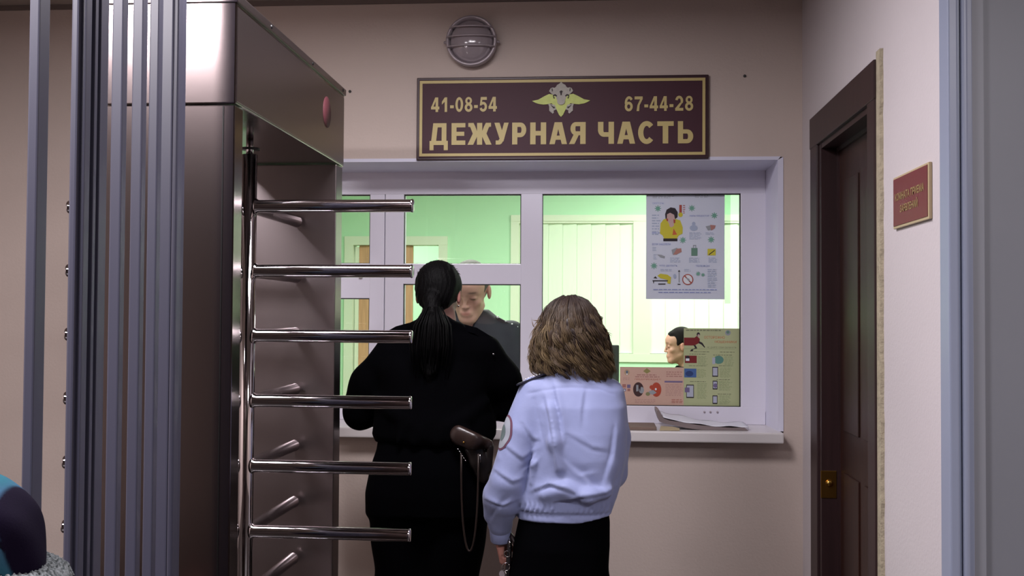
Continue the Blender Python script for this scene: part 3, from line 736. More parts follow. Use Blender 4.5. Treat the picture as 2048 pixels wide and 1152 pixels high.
# ------------------------------------------------------------------ posters on the glass
PM = {}
def pm(key, c): 
    if key not in PM: PM[key] = mat('print_'+key, c, 0.7)
    return PM[key]
class Poster:
    """a paper sheet with its printing; u,v run 0..1 from the sheet's upper left corner"""
    def __init__(s, x0, x1, z0, z1, y):
        s.x0, s.x1, s.z0, s.z1, s.y = x0, x1, z0, z1, y; s.b = MB(); s.mats = []; s.lay = 1; s.hold = False
    def c(s, u, v): return (s.x0+u*(s.x1-s.x0), s.z1-v*(s.z1-s.z0))
    def mi(s, m):
        if m not in s.mats: s.mats.append(m)
        s.b.cur = s.mats.index(m)
    def sheet(s, m):
        s.mi(m); s.b.box(s.x0, s.x1, s.y, s.y+0.0008, s.z0, s.z1)
    def poly(s, pts, m):
        s.mi(m); P = [s.c(*p) for p in pts]; y = s.y-0.00002*s.lay-0.0001; s.lay += 0 if s.hold else 1
        a = sum(P[i][0]*P[(i+1) % len(P)][1]-P[(i+1) % len(P)][0]*P[i][1] for i in range(len(P)))
        if a < 0: P = P[::-1]
        s.b.add([(p[0], y, p[1]) for p in P], [tuple(range(len(P)))])
    def rect(s, u0, v0, u1, v1, m): s.poly([(u0, v0), (u1, v0), (u1, v1), (u0, v1)], m)
    def oval(s, u, v, ru, rv, m, n=20): s.poly([(u+ru*math.cos(a), v+rv*math.sin(a)) for a in np.linspace(0, 2*math.pi, n, endpoint=False)], m)
    def text(s, t, u0, v0, u1, v1, m, bold=0.02):
        a = s.c(u0, v1); c = s.c(u1, v0); V, Fc = text_bm(t, c[0]-a[0], c[1]-a[1], 0, 0, 2)
        s.mi(m); y = s.y-0.00002*s.lay-0.0001; s.lay += 1
        s.b.add([(v.x+a[0], y, v.z+a[1]) for v in V], Fc)
    def lines(s, u0, v0, u1, n, dv, m, seed=1, h=0.35, rag=0.3):
        rg = random.Random(seed); s.hold = True; s.lay += 1
        for i in range(n):
            u = u0; end = u1-rg.random()*rag*(u1-u0)
            while u < end:
                w = rg.uniform(0.02, 0.07); s.rect(u, v0+i*dv, min(u+w, end), v0+i*dv+dv*h, m); u += w+0.012
        s.hold = False
    def virus(s, u, v, r, m, asp):
        s.oval(u, v, r*0.62, r*0.62*asp, m)
        for k in range(8):
            a = k*math.pi/4; ca, sa = math.cos(a), math.sin(a); w = 0.12*r
            s.poly([(u+0.5*r*ca-w*sa, v+(0.5*r*sa+w*ca)*asp), (u+r*ca-w*sa, v+(r*sa+w*ca)*asp), (u+r*ca+w*sa, v+(r*sa-w*ca)*asp), (u+0.5*r*ca+w*sa, v+(0.5*r*sa-w*ca)*asp)], m)
    def done(s, name, label, cat_='poster'):
        o = s.b.build(name, s.mats); recentre(o, ((s.x0+s.x1)/2, s.y, s.z0)); return tag(o, label, cat_)
PY = 4.7785
def trans_paper(name, c, tr):
    m = mat(name, c, 0.7); nt = m.node_tree; N = nt.nodes; L = nt.links; b = N['Principled BSDF']; o = N['Material Output']
    t = N.new('ShaderNodeBsdfTranslucent'); t.inputs[0].default_value = (*lin(c), 1)
    mx = N.new('ShaderNodeMixShader'); mx.inputs[0].default_value = tr
    L.new(b.outputs[0], mx.inputs[1]); L.new(t.outputs[0], mx.inputs[2]); L.new(mx.outputs[0], o.inputs['Surface']); return m
white_paper = trans_paper('white_poster_paper', (0.86, 0.88, 0.93), 0.12)
green_paper = trans_paper('yellow_green_poster_paper', (0.75, 0.78, 0.60), 0.12)
pink_paper = trans_paper('salmon_pink_poster_paper', (0.85, 0.71, 0.64), 0.12)
blue = pm('blue_grey', (0.55, 0.60, 0.80)); pale = pm('pale_blue_grey', (0.66, 0.71, 0.80)); teal = pm('dull_teal', (0.45, 0.66, 0.58))
yel = pm('mustard_yellow', (0.80, 0.76, 0.22)); drk = pm('near_black', (0.16, 0.13, 0.16)); skin_p = pm('skin_pink', (0.78, 0.66, 0.64)); red = pm('brick_red', (0.66, 0.28, 0.22))
grn = pm('bottle_green', (0.40, 0.55, 0.48)); gry = pm('mid_grey', (0.60, 0.62, 0.64)); wht = pm('white', (0.88, 0.90, 0.92)); orn = pm('orange_red', (0.78, 0.38, 0.22))
# poster 1: health advice, coughing woman in yellow.  local coords taken on a 770 x 1000 grid
p = Poster(0.203, 0.541, 1.583, 2.039, PY); p.sheet(white_paper); A = 0.338/0.456
def g(x, y): return ((x-548)/775.0, (y-145)/1030.0)
def G(*pts): return [g(*q) for q in pts]
for (x, y, w, s_) in ((610, 160, 220, 1), (1030, 155, 180, 2)): p.lines(*g(x, y), g(x+w, y)[0], 2, 0.014, gry, s_)
p.text('СИМПТОМЫ', *g(610, 222), *g(722, 240), blue, 0.01)
for (x, y) in ((664, 283), (1000, 280), (1222, 353), (912, 595), (1190, 590), (626, 848)): p.virus(*g(x, y), 0.042, teal, A)
p.lines(*g(605, 345), g(690, 0)[0], 8, 0.026, pale, 5); p.lines(*g(605, 520), g(720, 0)[0], 1, 0.02, blue, 6)
p.poly(G((735, 340), (750, 295), (790, 272), (835, 280), (860, 320), (858, 370), (830, 390), (740, 385)), drk)
p.poly(G((690, 430), (720, 390), (765, 380), (835, 385), (885, 400), (910, 470), (908, 530), (870, 550), (852, 580), (725, 580), (712, 550), (685, 530)), yel)
p.poly(G((755, 340), (785, 325), (825, 345), (835, 400), (815, 440), (775, 435), (752, 395)), skin_p)
p.poly(G((775, 430), (790, 400), (815, 400), (825, 450), (800, 470), (780, 460)), skin_p)
p.poly(G((820, 480), (855, 540), (808, 545)), orn); p.rect(*g(718, 578), *g(858, 606), drk)
p.poly(G((745, 380), (765, 385), (765, 410), (750, 405)), red); p.poly(G((818, 390), (838, 395), (835, 430), (820, 425)), red)
p.rect(*g(876, 248), *g(900, 330), red); p.oval(*g(888, 345), 0.028, 0.022, yel); p.lines(*g(912, 250), g(935, 0)[0], 5, 0.018, red, 8)
p.text('МЕРЫ ПРЕДОСТОР', *g(978, 348), *g(1170, 366), blue, 0.01)
p.oval(*g(1018, 435), 0.022, 0.020, pale); p.oval(*g(1018, 475), 0.05, 0.028, pale); p.lines(*g(975, 520), g(1100, 0)[0], 6, 0.012, pale, 9)
p.poly(G((1135, 460), (1180, 450), (1200, 490), (1160, 500)), gry); p.poly(G((1180, 445), (1235, 450), (1225, 480), (1190, 500)), pm('dusty_rose', (0.70, 0.50, 0.46)))
p.lines(*g(1135, 520), g(1225, 0)[0], 2, 0.014, pale, 10)
p.text('ЕСЛИ ЗАБОЛЕЛИ', *g(608, 625), *g(790, 645), blue, 0.01)
p.lines(*g(610, 665), g(660, 0)[0], 3, 0.014, pale, 11); p.lines(*g(620, 735), g(660, 0)[0], 4, 0.014, pale, 12)
p.poly(G((655, 735), (700, 740), (735, 755), (730, 775), (690, 765)), gry)
p.poly(G((800, 690), (850, 670), (880, 690), (850, 740), (810, 735)), gry); p.poly(G((850, 680), (895, 675), (900, 710), (850, 735), (815, 740)), pm('dusty_rose', (0.70, 0.50, 0.46)))
p.rect(*g(995, 672), *g(1055, 748), grn); p.rect(*g(1012, 645), *g(1018, 672), gry); p.rect(*g(1036, 645), *g(1042, 672), gry); p.rect(*g(1012, 643), *g(1042, 649), gry)
p.rect(*g(1155, 680), *g(1235, 744), yel); p.poly(G((1165, 735), (1225, 690), (1228, 698), (1170, 742)), drk)
for (x, w, s_) in ((785, 110, 13), (972, 110, 14), (1165, 95, 15)): p.lines(*g(x, 768), g(x+w, 0)[0], 4, 0.013, pale, s_)
p.text('ЧТО ДЕЛАТЬ', *g(680, 838), *g(858, 858), blue, 0.01); p.text('ТЕЛЕФОН', *g(1038, 838), *g(1172, 858), blue, 0.01)
p.lines(*g(690, 880), g(815, 0)[0], 2, 0.014, pale, 16); p.lines(*g(925, 882), g(995, 0)[0], 2, 0.014, pale, 17)
p.poly(G((660, 945), (690, 925), (760, 935), (795, 960), (790, 1025), (760, 1020), (755, 985), (690, 970)), yel)
p.rect(*g(612, 990), *g(765, 1000), drk); p.rect(*g(618, 1000), *g(626, 1020), drk); p.poly(G((620, 970), (640, 950), (660, 972)), drk); p.rect(*g(668, 1022), *g(740, 1032), drk)
p.rect(*g(870, 905), *g(880, 1010), gry); p.poly(G((862, 905), (875, 888), (888, 905)), drk); p.oval(*g(832, 950), 0.02, 0.022, pale); p.rect(*g(860, 1025), *g(888, 1033), drk)
p.oval(*g(960, 982), 0.070, 0.070*A, red, 28); p.oval(*g(960, 982), 0.058, 0.058*A, wht, 28); p.poly(G((920, 945), (930, 938), (1002, 1015), (992, 1022)), red)
p.poly(G((940, 960), (975, 975), (985, 1000), (960, 990)), gry)
p.virus(*g(1062, 925), 0.03, teal, A); p.virus(*g(1110, 935), 0.024, teal, A); p.lines(*g(1155, 880), g(1255, 0)[0], 11, 0.0165, pale, 18)
p.lines(*g(620, 1078), g(1255, 0)[0], 1, 0.02, blue, 19, rag=0.02); p.lines(*g(670, 1105), g(1195, 0)[0], 1, 0.02, blue, 20, rag=0.02)
p.done('health_poster', 'white poster with a coughing figure in yellow taped high on the right window pane')
# clear sleeve strip at its right edge
o = MB().box(0.541, 0.566, PY-0.0006, PY+0.0006, 1.565, 2.036).build('plastic_sleeve', glass_mat('clear_plastic_sleeve', (0.80, 0.86, 0.80), 1.3)); recentre(o, (0.553, PY, 1.565))
tag(o, 'narrow clear plastic sleeve edge beside the tall white health poster', 'sleeve')
# poster 2: yellow-green warning poster
p = Poster(0.366, 0.606, 1.118, 1.457, PY-0.002); p.sheet(green_paper); A = 0.240/0.339
def g(x, y): return ((x-750)/495.0, (y-72)/695.0)
tx = pm('olive_text', (0.50, 0.53, 0.40)); tl = pm('olive_pale_text', (0.60, 0.66, 0.48)); br = pm('maroon', (0.48, 0.12, 0.13)); bl = pm('steel_blue', (0.27, 0.40, 0.62)); pu = pm('dull_purple', (0.45, 0.40, 0.55)); tq = pm('sea_green', (0.35, 0.55, 0.50))
p.lines(*g(770, 85), g(1080, 0)[0], 1, 0.03, tx, 1, 0.5, 0.02); p.oval(*g(1140, 110), 0.05, 0.05*A, gry); p.oval(*g(1140, 105), 0.028, 0.028*A, grn)
p.text('ОСТОРОЖНО', *g(930, 140), *g(1112, 163), orn, 0.03); p.text('МОШЕННИКИ', *g(1025, 180), *g(1215, 202), orn, 0.03)
p.rect(*g(752, 155), *g(845, 225), br); p.poly(G((840, 160), (865, 140), (892, 165), (890, 200), (850, 222), (835, 215)), br)
p.oval(*g(879, 127), 0.03, 0.028, drk); p.oval(*g(882, 136), 0.02, 0.016, skin_p)
p.poly(G((885, 185), (915, 200), (940, 240), (934, 244), (905, 215), (882, 205)), drk); p.poly(G((835, 220), (855, 222), (870, 250), (830, 262), (835, 275), (805, 278), (815, 262), (850, 245)), drk)
p.text('НЕ ДАЙТЕ СЕБЯ ОБМАНУТЬ', *g(955, 230), *g(1215, 250), tx, 0.02)
p.rect(*g(755, 253), *g(1200, 256), tl)
for (x, y, w, s_) in ((840, 278, 140, 2), (1070, 278, 135, 3), (800, 298, 150, 4), (1060, 400, 120, 5), (795, 402, 150, 6), (1040, 522, 120, 7), (805, 542, 140, 8), (1050, 650, 120, 9), (1010, 305, 170, 30)):
    p.lines(*g(x, y), g(x+w, 0)[0], 1, 0.016, tx, s_, 0.5, 0.03)
for (x, y, w, n, s_) in ((875, 320, 90, 9, 10), (1110, 320, 90, 9, 11), (870, 435, 80, 8, 12), (1070, 420, 110, 9, 13), (870, 560, 90, 14, 14), (1060, 535, 120, 9, 15), (1065, 665, 110, 8, 16)):
    p.lines(*g(x, y), g(x+w, 0)[0], n, 0.0145, tl, s_)
p.rect(*g(760, 315), *g(865, 380), br); p.oval(*g(785, 340), 0.04, 0.035, drk); p.rect(*g(768, 340), *g(800, 362), wht); p.rect(*g(755, 430), *g(862, 508), bl); p.oval(*g(800, 475), 0.07, 0.035, pm('navy_blue', (0.16, 0.25, 0.45)))
p.oval(*g(1058, 350), 0.09, 0.052, tq); p.rect(*g(1003, 330), *g(1028, 388), pm('pale_lilac', (0.70, 0.72, 0.78)))
def phone(x0, y0, x1, y1):
    p.rect(*g(x0, y0), *g(x1, y1), drk); p.rect(*g(x0+5, y0+8), *g(x1-5, y1-10), pm('pale_lilac', (0.70, 0.72, 0.78)))
phone(1003, 412, 1053, 500); phone(1006, 535, 1048, 612); phone(1005, 665, 1048, 740); phone(773, 572, 840, 690)
p.rect(*g(760, 598), *g(802, 640), pu); p.oval(*g(1030, 578), 0.035, 0.028, pu)
p.done('fraud_warning_poster', 'yellow-green warning poster with phones and a caped runner, low right on the window pane')
# poster 3: pink poster
p = Poster(0.091, 0.366, 1.122, 1.287, PY); p.sheet(pink_paper); A = 0.275/0.165
def g(x, y): return ((x-88)/902.0, (y-105)/560.0)
pk = pm('brown_pink_text', (0.66, 0.45, 0.42)); pl = pm('dusty_pink', (0.76, 0.60, 0.56)); dk = pm('dark_brown', (0.26, 0.16, 0.16)); rd = pm('rust_red', (0.70, 0.28, 0.18))
p.oval(*g(188, 185), 0.045, 0.045*A, pm('beige', (0.74, 0.63, 0.50))); p.oval(*g(188, 180), 0.018, 0.024*A, pm('navy_grey', (0.35, 0.42, 0.50))); p.oval(*g(188, 212), 0.014, 0.010*A, wht)
p.poly(G((470, 120), (525, 165), (470, 202), (418, 165)), pm('olive', (0.58, 0.55, 0.33)))
p.lines(*g(330, 215), g(610, 0)[0], 1, 0.05, pk, 1, 0.4, 0.02); p.lines(*g(305, 243), g(655, 0)[0], 1, 0.05, pk, 2, 0.4, 0.02)
p.text('ПРЕДУПРЕЖДАЕТ!', *g(300, 275), *g(670, 300), red, 0.02)
p.oval(*g(350, 435), 0.083, 0.19, dk); p.poly(G((320, 370), (350, 370), (350, 460), (320, 465)), gry); p.oval(*g(395, 445), 0.04, 0.085, gry); p.poly(G((360, 400), (385, 400), (375, 470)), drk)
p.oval(*g(605, 435), 0.078, 0.19, rd); p.oval(*g(540, 400), 0.035, 0.055, rd); p.poly(G((500, 460), (560, 440), (610, 480), (560, 510), (490, 495)), gry); p.oval(*g(597, 428), 0.015, 0.03, wht)
p.oval(*g(485, 500), 0.035, 0.05, pm('moss', (0.52, 0.52, 0.36)))
p.rect(*g(122, 360), *g(175, 410), pk); p.rect(*g(190, 365), *g(238, 415), pu); p.rect(*g(125, 425), *g(175, 465), pu); p.rect(*g(195, 425), *g(235, 462), pk); p.rect(*g(140, 440), *g(165, 458), wht)
p.lines(*g(745, 170), g(970, 0)[0], 3, 0.055, pk, 4, 0.3, 0.1); p.rect(*g(720, 305), *g(975, 328), pu)
p.lines(*g(735, 355), g(975, 0)[0], 8, 0.04, pl, 5, 0.4, 0.1); p.lines(*g(820, 575), g(975, 0)[0], 3, 0.04, red, 6, 0.3, 0.1)
p.lines(*g(300, 580), g(600, 0)[0], 3, 0.04, pl, 7, 0.4, 0.1); p.lines(*g(130, 265), g(230, 0)[0], 2, 0.04, pl, 8, 0.4, 0.1)
p.done('police_notice_poster', 'salmon pink notice poster with two ovals low on the window beside the green poster')

# ------------------------------------------------------------------ things lying on the sill
tr = empty('document_tray', (0.40, 4.6, 1.045), 'bent grey-brown plastic document tray lying on the right end of the window sill', 'tray')
mt = mat('grey_brown_plastic', (0.50, 0.45, 0.45), 0.45)
prof = [(0.236, 1.124), (0.243, 1.124), (0.250, 1.118), (0.262, 1.092), (0.285, 1.083), (0.34, 1.075), (0.40, 1.066), (0.47, 1.059), (0.54, 1.056), (0.59, 1.058), (0.605, 1.047)]
low = [(0.605, 1.046), (0.50, 1.046), (0.42, 1.046), (0.36, 1.052), (0.32, 1.060), (0.265, 1.071), (0.247, 1.078), (0.236, 1.11)]
n_ = len(prof); pf = prof+low
b = MB(); b.prism([(x, z) for x, z in pf][::-1], (0, 4.50, 0), (1, 0, 0), (0, 0, 1), -0.18); 
b.build('shell', mt, tr)
o = MB(); 
gx = np.linspace(0.262, 0.608, 24); vs = []; fs = []
for i, x in enumerate(gx):
    zt = np.interp(x, [q[0] for q in prof], [q[1] for q in prof])
    for j, y in enumerate(np.linspace(4.505, 4.70, 7)):
        vs.append((x, y-0.003*math.sin(i*0.9), max(zt, 1.0575)+0.004+0.0025*math.sin(i*0.8+j*0.5)+0.010*(j/6.0)*math.exp(-((x-0.3)/0.12)**2)))
for i in range(23):
    for j in range(6): a = i*7+j; fs.append((a, a+7, a+8, a+1))
o.add(vs, fs, True); o = o.build('paper_sheet', mat('white_office_paper', (0.88, 0.88, 0.92), 0.7)); recentre(o, (0.42, 4.6, 1.06))
sm = o.modifiers.new('thick', 'SOLIDIFY'); sm.thickness = 0.0012
tag(o, 'crumpled white paper sheet lying on the grey-brown tray on the sill', 'paper')
b = MB(); b.box(-0.02, 0.233, 4.46, 4.64, 1.0455, 1.0600, 0.003); o = b.build('folder', mat('brown_card', (0.46, 0.38, 0.34), 0.6)); recentre(o, (0.15, 4.55, 1.045))
tag(o, 'thin brown card folder lying flat on the sill left of the tray', 'folder')
b = MB(); b.prism([(0.245, 1.046), (0.30, 1.0465), (0.325, 1.0465), (0.325, 1.056), (0.30, 1.0615), (0.25, 1.064)], (0, 4.452, 0), (1, 0, 0), (0, 0, 1), -0.0075) 
o = b.build('paper_slip', mat('yellowed_paper', (0.66, 0.60, 0.48), 0.7)); recentre(o, (0.29, 4.45, 1.045))
tag(o, 'small yellowed slip sticking out under the grey-brown tray', 'paper')

# ------------------------------------------------------------------ monitor and desk in the office
mo = empty('monitor', (-0.06, 5.38, 0.76), 'dark grey computer monitor in the office beside the curly-haired woman', 'monitor')
MB().box(-0.20, 0.098, 5.37, 5.40, 1.05, 1.367, 0.006).build('screen_housing', M['dgrey'], mo)
MB().box(-0.14, 0.04, 5.365, 5.372, 1.10, 1.30, 0.004).build('rear_cover', M['dgrey'], mo)
b = MB(); b.box(-0.08, -0.02, 5.385, 5.405, 0.775, 1.10, 0.004).box(-0.15, 0.06, 5.30, 5.48, 0.761, 0.776, 0.004); b.build('stand', M['dgrey'], mo)
dk_ = empty('desk', (0.0, 5.55, 0), 'office desk behind the serving window carrying the monitor', 'desk')
dw = mat('desk_laminate', (0.70, 0.58, 0.42), 0.5)
MB().box(-0.20, 0.95, 5.2, 5.95, 0.735, 0.76, 0.003).build('desk_top', dw, dk_)
for x in (-0.19, 0.92): MB().box(x, x+0.02, 5.22, 5.93, 0, 0.735).build('side_panel', dw, dk_)
# ------------------------------------------------------------------ people
SKIN = vcol_mat('skin', 0.55, spec=0.35)
def basis(fwd, up=(0, 0, 1)):
    f = Vector(fwd).normalized(); u = Vector(up); r = f.cross(u).normalized(); u = r.cross(f)
    return np.array([[r.x, f.x, u.x], [r.y, f.y, u.y], [r.z, f.z, u.z]])
def head_field(F, c, B, s=1.0, nose=1.0, jaw=1.0):
    """head with its features; local x right, y forward, z up"""
    c = np.array(c, float)
    W = lambda p: c+B@(np.array(p, float)*s)
    def ell(p, r, k, sub=False): F.ell(W(p), np.array(r)*s, B, k*s, sub)
    def cap(p, q, ra, rb, k, sub=False): F.cap(W(p), W(q), ra*s, rb*s, k*s, sub)
    ell((0, -0.014, 0.035), (0.074, 0.092, 0.084), 0.01)
    ell((0, 0.022, -0.040), (0.056*jaw, 0.064, 0.070), 0.03)
    ell((0, 0.040, 0.045), (0.060, 0.056, 0.050), 0.03)
    ell((0, 0.062, -0.094), (0.026*jaw, 0.024, 0.020), 0.03)
    for q in (-1, 1):
        cap((q*0.048*jaw, 0.0, -0.060), (q*0.018*jaw, 0.058, -0.094), 0.012, 0.013, 0.02)
        ell((q*0.040, 0.058, -0.022), (0.018, 0.018, 0.014), 0.02)
        ell((q*0.031, 0.100, 0.006), (0.017, 0.019, 0.012), 0.012, True)
        ell((q*0.031, 0.0745, 0.004), (0.0145, 0.0135, 0.0115), 0.004)
        cap((q*0.014, 0.083, 0.026), (q*0.046, 0.070, 0.025), 0.008, 0.006, 0.012)
        ell((q*0.010, 0.092, -0.031), (0.006, 0.008, 0.0055), 0.006)
        # ear
        ell((q*0.080, -0.010, -0.002), (0.0085, 0.018, 0.031), 0.008)
        ell((q*0.090, -0.002, 0.004), (0.006, 0.010, 0.016), 0.004, True)
    cap((0, 0.086, 0.018), (0, 0.1015*nose, -0.027), 0.0050, 0.0080, 0.012)
    ell((0, 0.080, -0.062), (0.024, 0.012, 0.016), 0.012)
    cap((-0.015, 0.086, -0.057), (0.015, 0.086, -0.057), 0.0040, 0.0040, 0.005)
    cap((-0.012, 0.086, -0.066), (0.012, 0.086, -0.066), 0.0048, 0.0048, 0.005)
    cap((-0.020, 0.099, -0.0615), (0.020, 0.099, -0.0615), 0.0035, 0.0035, 0.003, True)
    return W
def hand_field(F, w, d, n, side, s=1.0, curl=0.5, hook=None):
    """w wrist, d towards the fingers, n palm normal (palm faces +n), side towards the thumb"""
    w = np.array(w, float); d = np.array(d, float); d /= np.linalg.norm(d)
    n = np.array(n, float); n -= d*(n@d); n /= np.linalg.norm(n); t = np.array(side, float); t -= d*(t@d)+n*(t@n); t /= np.linalg.norm(t)
    off = (0.030, 0.010, -0.010, -0.028); ln = (0.072, 0.080, 0.074, 0.058); kn = (0.084, 0.088, 0.084, 0.076)
    for i in range(4):
        k0 = w+(t*off[i]*0.6+d*0.015)*s; k1 = w+(t*off[i]+d*kn[i])*s
        F.cap(k0, k1, 0.014*s, 0.0105*s, 0.012*s)
        a = curl*(0.75+0.12*i); p = k1; ang = 0
        for j, (fr, rr) in enumerate(((0.44, 0.0092), (0.31, 0.0084), (0.25, 0.0074))):
            ang += a*(0.9 if j == 0 else 1.1)
            q = p+(d*math.cos(ang)+n*math.sin(ang))*ln[i]*fr*s
            F.cap(p, q, rr*s, (rr-0.0007)*s, 0.002*s); p = q
    p0 = w+(t*0.014+d*0.018)*s; p1 = p0+(t*0.026+d*0.028+n*0.012)*s; p2 = p1+(t*0.010+d*0.026+n*0.014)*s; p3 = p2+(d*0.022-t*0.004+n*0.010)*s
    F.cap(p0, p1, 0.015*s, 0.012*s, 0.010*s); F.cap(p1, p2, 0.011*s, 0.0098*s, 0.004*s); F.cap(p2, p3, 0.0098*s, 0.0080*s, 0.003*s)
def mid(a, b, t=0.5): return [a[i]*(1-t)+b[i]*t for i in range(3)]
def body(name, J, hc, HB, hs, h, label, group=None, jaw=1.0, face=True, thin=1.0, colfn=None, hands=None, origin=None, skin=(0.80, 0.62, 0.55)):
    """one continuous figure grown from its joints J (world coordinates)"""
    pts = np.array([p for k, p in J.items()]+[np.array(hc)])
    F = Field(pts.min(0)-0.17, pts.max(0)+0.17, h); T = thin
    pel, che, nek = J['pelvis'], J['chest'], J['neck']
    F.cap(pel, mid(pel, che), 0.105*T, 0.095*T, 0.05); F.cap(mid(pel, che), che, 0.095*T, 0.105*T, 0.05)
    for s in 'ab':
        F.cap(che, mid(che, J['sh'+s], 0.75), 0.09*T, 0.055*T, 0.05)
        F.cap(pel, J['hip'+s], 0.095*T, 0.088*T, 0.04)
        F.cap(J['sh'+s], J['el'+s], 0.047*T, 0.037*T, 0.03); F.cap(J['el'+s], J['wr'+s], 0.037*T, 0.024*T, 0.012)
        F.cap(J['hip'+s], J['kn'+s], 0.080*T, 0.052*T, 0.03); F.cap(J['kn'+s], J['an'+s], 0.050*T, 0.036*T, 0.02)
        F.cap(J['an'+s], J['to'+s], 0.035, 0.028, 0.02)
        hd, hn, ht, cu = hands[s]
        hand_field(F, J['wr'+s], hd, hn, ht, 0.95*min(1, T+0.15), cu)
    W = head_field(F, hc, HB, hs, jaw=jaw)
    F.cap(nek, W((0, -0.025, -0.055)), 0.056*T, 0.050*hs, 0.02); F.cap(che, nek, 0.08*T, 0.056*T, 0.05)
    V, Q = F.nets(); V = relax(V, Q, 1, 0.4)
    L = ((V-np.array(hc))@HB)/hs
    base = np.array(lin(skin)); C = np.tile(base, (len(V), 1))
    x, y, z = L[:, 0], L[:, 1], L[:, 2]; fr = (y > 0.04) & (np.abs(x) < 0.07) & (z > -0.13) & (z < 0.1)
    def tint(mask, col, a):
        nonlocal C
        a = (mask*a)[:, None]; C = C*(1-a)+np.array(lin(col))*a
    lip = np.exp(-((z+0.0615)/0.0062)**2-(x/0.018)**4)*fr*(y > 0.07); tint(lip, (0.70, 0.42, 0.39), 0.7)
    brow = np.exp(-((z-0.031+np.abs(x)*0.05)/0.0045)**2-((np.abs(x)-0.031)/0.017)**4)*fr; tint(brow, (0.25, 0.18, 0.15), 0.8)
    eye = np.exp(-((z-0.001)/0.0035)**2-((np.abs(x)-0.031)/0.012)**4)*fr; tint(eye, (0.15, 0.10, 0.09), 0.85)
    chk = np.exp(-((z+0.03)/0.02)**2-((np.abs(x)-0.04)/0.018)**2)*fr; tint(chk, (0.82, 0.50, 0.46), 0.15)
    ear = ((np.abs(x) > 0.074) & (np.abs(z) < 0.035) & (y < 0.02) & (y > -0.04)).astype(float); tint(ear, (0.76, 0.46, 0.42), 0.4)
    o = np_mesh(name, V, Q, SKIN, None, C)
    recentre(o, origin if origin is not None else ((J['hipa'][0]+J['hipb'][0])/2, (J['hipa'][1]+J['hipb'][1])/2, 0))
    return tag(o, label, 'person', group), W
def field_obj(name, F, m, parent, it=1, fn=None, cols=None):
    V, Q = F.nets(); V = relax(V, Q, it, 0.5)
    if fn is not None:
        N = vnormals(V, Q); D_ = fn(V, N)
        for _ in range(3): D_ = relax(D_[:, None], Q, 1, 0.5)[:, 0]
        V = V+N*D_[:, None]
    return np_mesh(name, V, Q, m, parent, cols(V) if cols else None)
def shoe(F, an, to, r=0.05):
    an = np.array(an, float); to = np.array(to, float)
    F.cap(an-np.array([0, 0, 0.03]), to-np.array([0, 0, 0.0]), r, r*0.8, 0.02, sq=(0.85, 1, 1)); F.cap(an+np.array([0, 0, 0.03]), an-np.array([0, 0, 0.02]), 0.048, 0.048, 0.02)
def shoes(J, m, parent, lab=None):
    for s in 'ab':
        a, t = np.array(J['an'+s]), np.array(J['to'+s])
        lo = np.minimum(a, t)-0.1; hi = np.maximum(a, t)+0.12
        F = Field((lo[0], lo[1], 0.002), hi, 0.006); shoe(F, a, t)
        F.d = np.maximum(F.d, (0.004-(F.lo[2]+np.arange(F.n[2])*F.h))[None, None, :].astype(np.float32))
        field_obj('shoe', F, m, parent)
BLK = mat('black_uniform_cloth', (0.012, 0.012, 0.02), 0.9, spec=0.03, noise=0.2, nscale=12, bump=0.15, bscale=25)
BLK2 = mat('black_trouser_cloth', (0.010, 0.010, 0.018), 0.9, spec=0.03, bump=0.1, bscale=20)
SHOE = mat('black_shoe_leather', (0.03, 0.03, 0.03), 0.35)
BHAIR = mat('black_hair', (0.012, 0.010, 0.014), 0.6, spec=0.10, bump=0.35, bscale=90, stretch=(3, 3, 0.35))

# ---------- woman in black at the window
J = dict(pelvis=(-0.595, 3.90, 0.93), chest=(-0.59, 3.95, 1.30), neck=(-0.585, 3.95, 1.46),
         sha=(-0.755, 3.95, 1.375), shb=(-0.425, 3.95, 1.375), ela=(-0.875, 4.0, 1.155), elb=(-0.345, 4.02, 1.185),
         wra=(-0.70, 4.26, 1.12), wrb=(-0.48, 4.28, 1.13),
         hipa=(-0.68, 3.90, 0.90), hipb=(-0.51, 3.90, 0.90), kna=(-0.70, 3.92, 0.50), knb=(-0.52, 3.88, 0.50),
         ana=(-0.70, 3.88, 0.085), anb=(-0.53, 3.84, 0.085), toa=(-0.71, 4.02, 0.045), tob=(-0.52, 3.99, 0.045))
HB = basis((0.10, 1, -0.20), (0, 0, 1))
hands = dict(a=((0.55, 0.8, 0.0), (0.3, 0.2, -1), (0.8, -0.5, 0), 0.5), b=((-0.4, 0.9, 0.0), (0, 0.1, -1), (-0.8, -0.4, 0), 0.6))
pw, W = body('person', J, (-0.583, 3.945, 1.575), HB, 0.96, 0.006, 'person in a black uniform with a dark ponytail leaning at the serving window', hands=hands, thin=0.95, skin=(0.66, 0.50, 0.46))
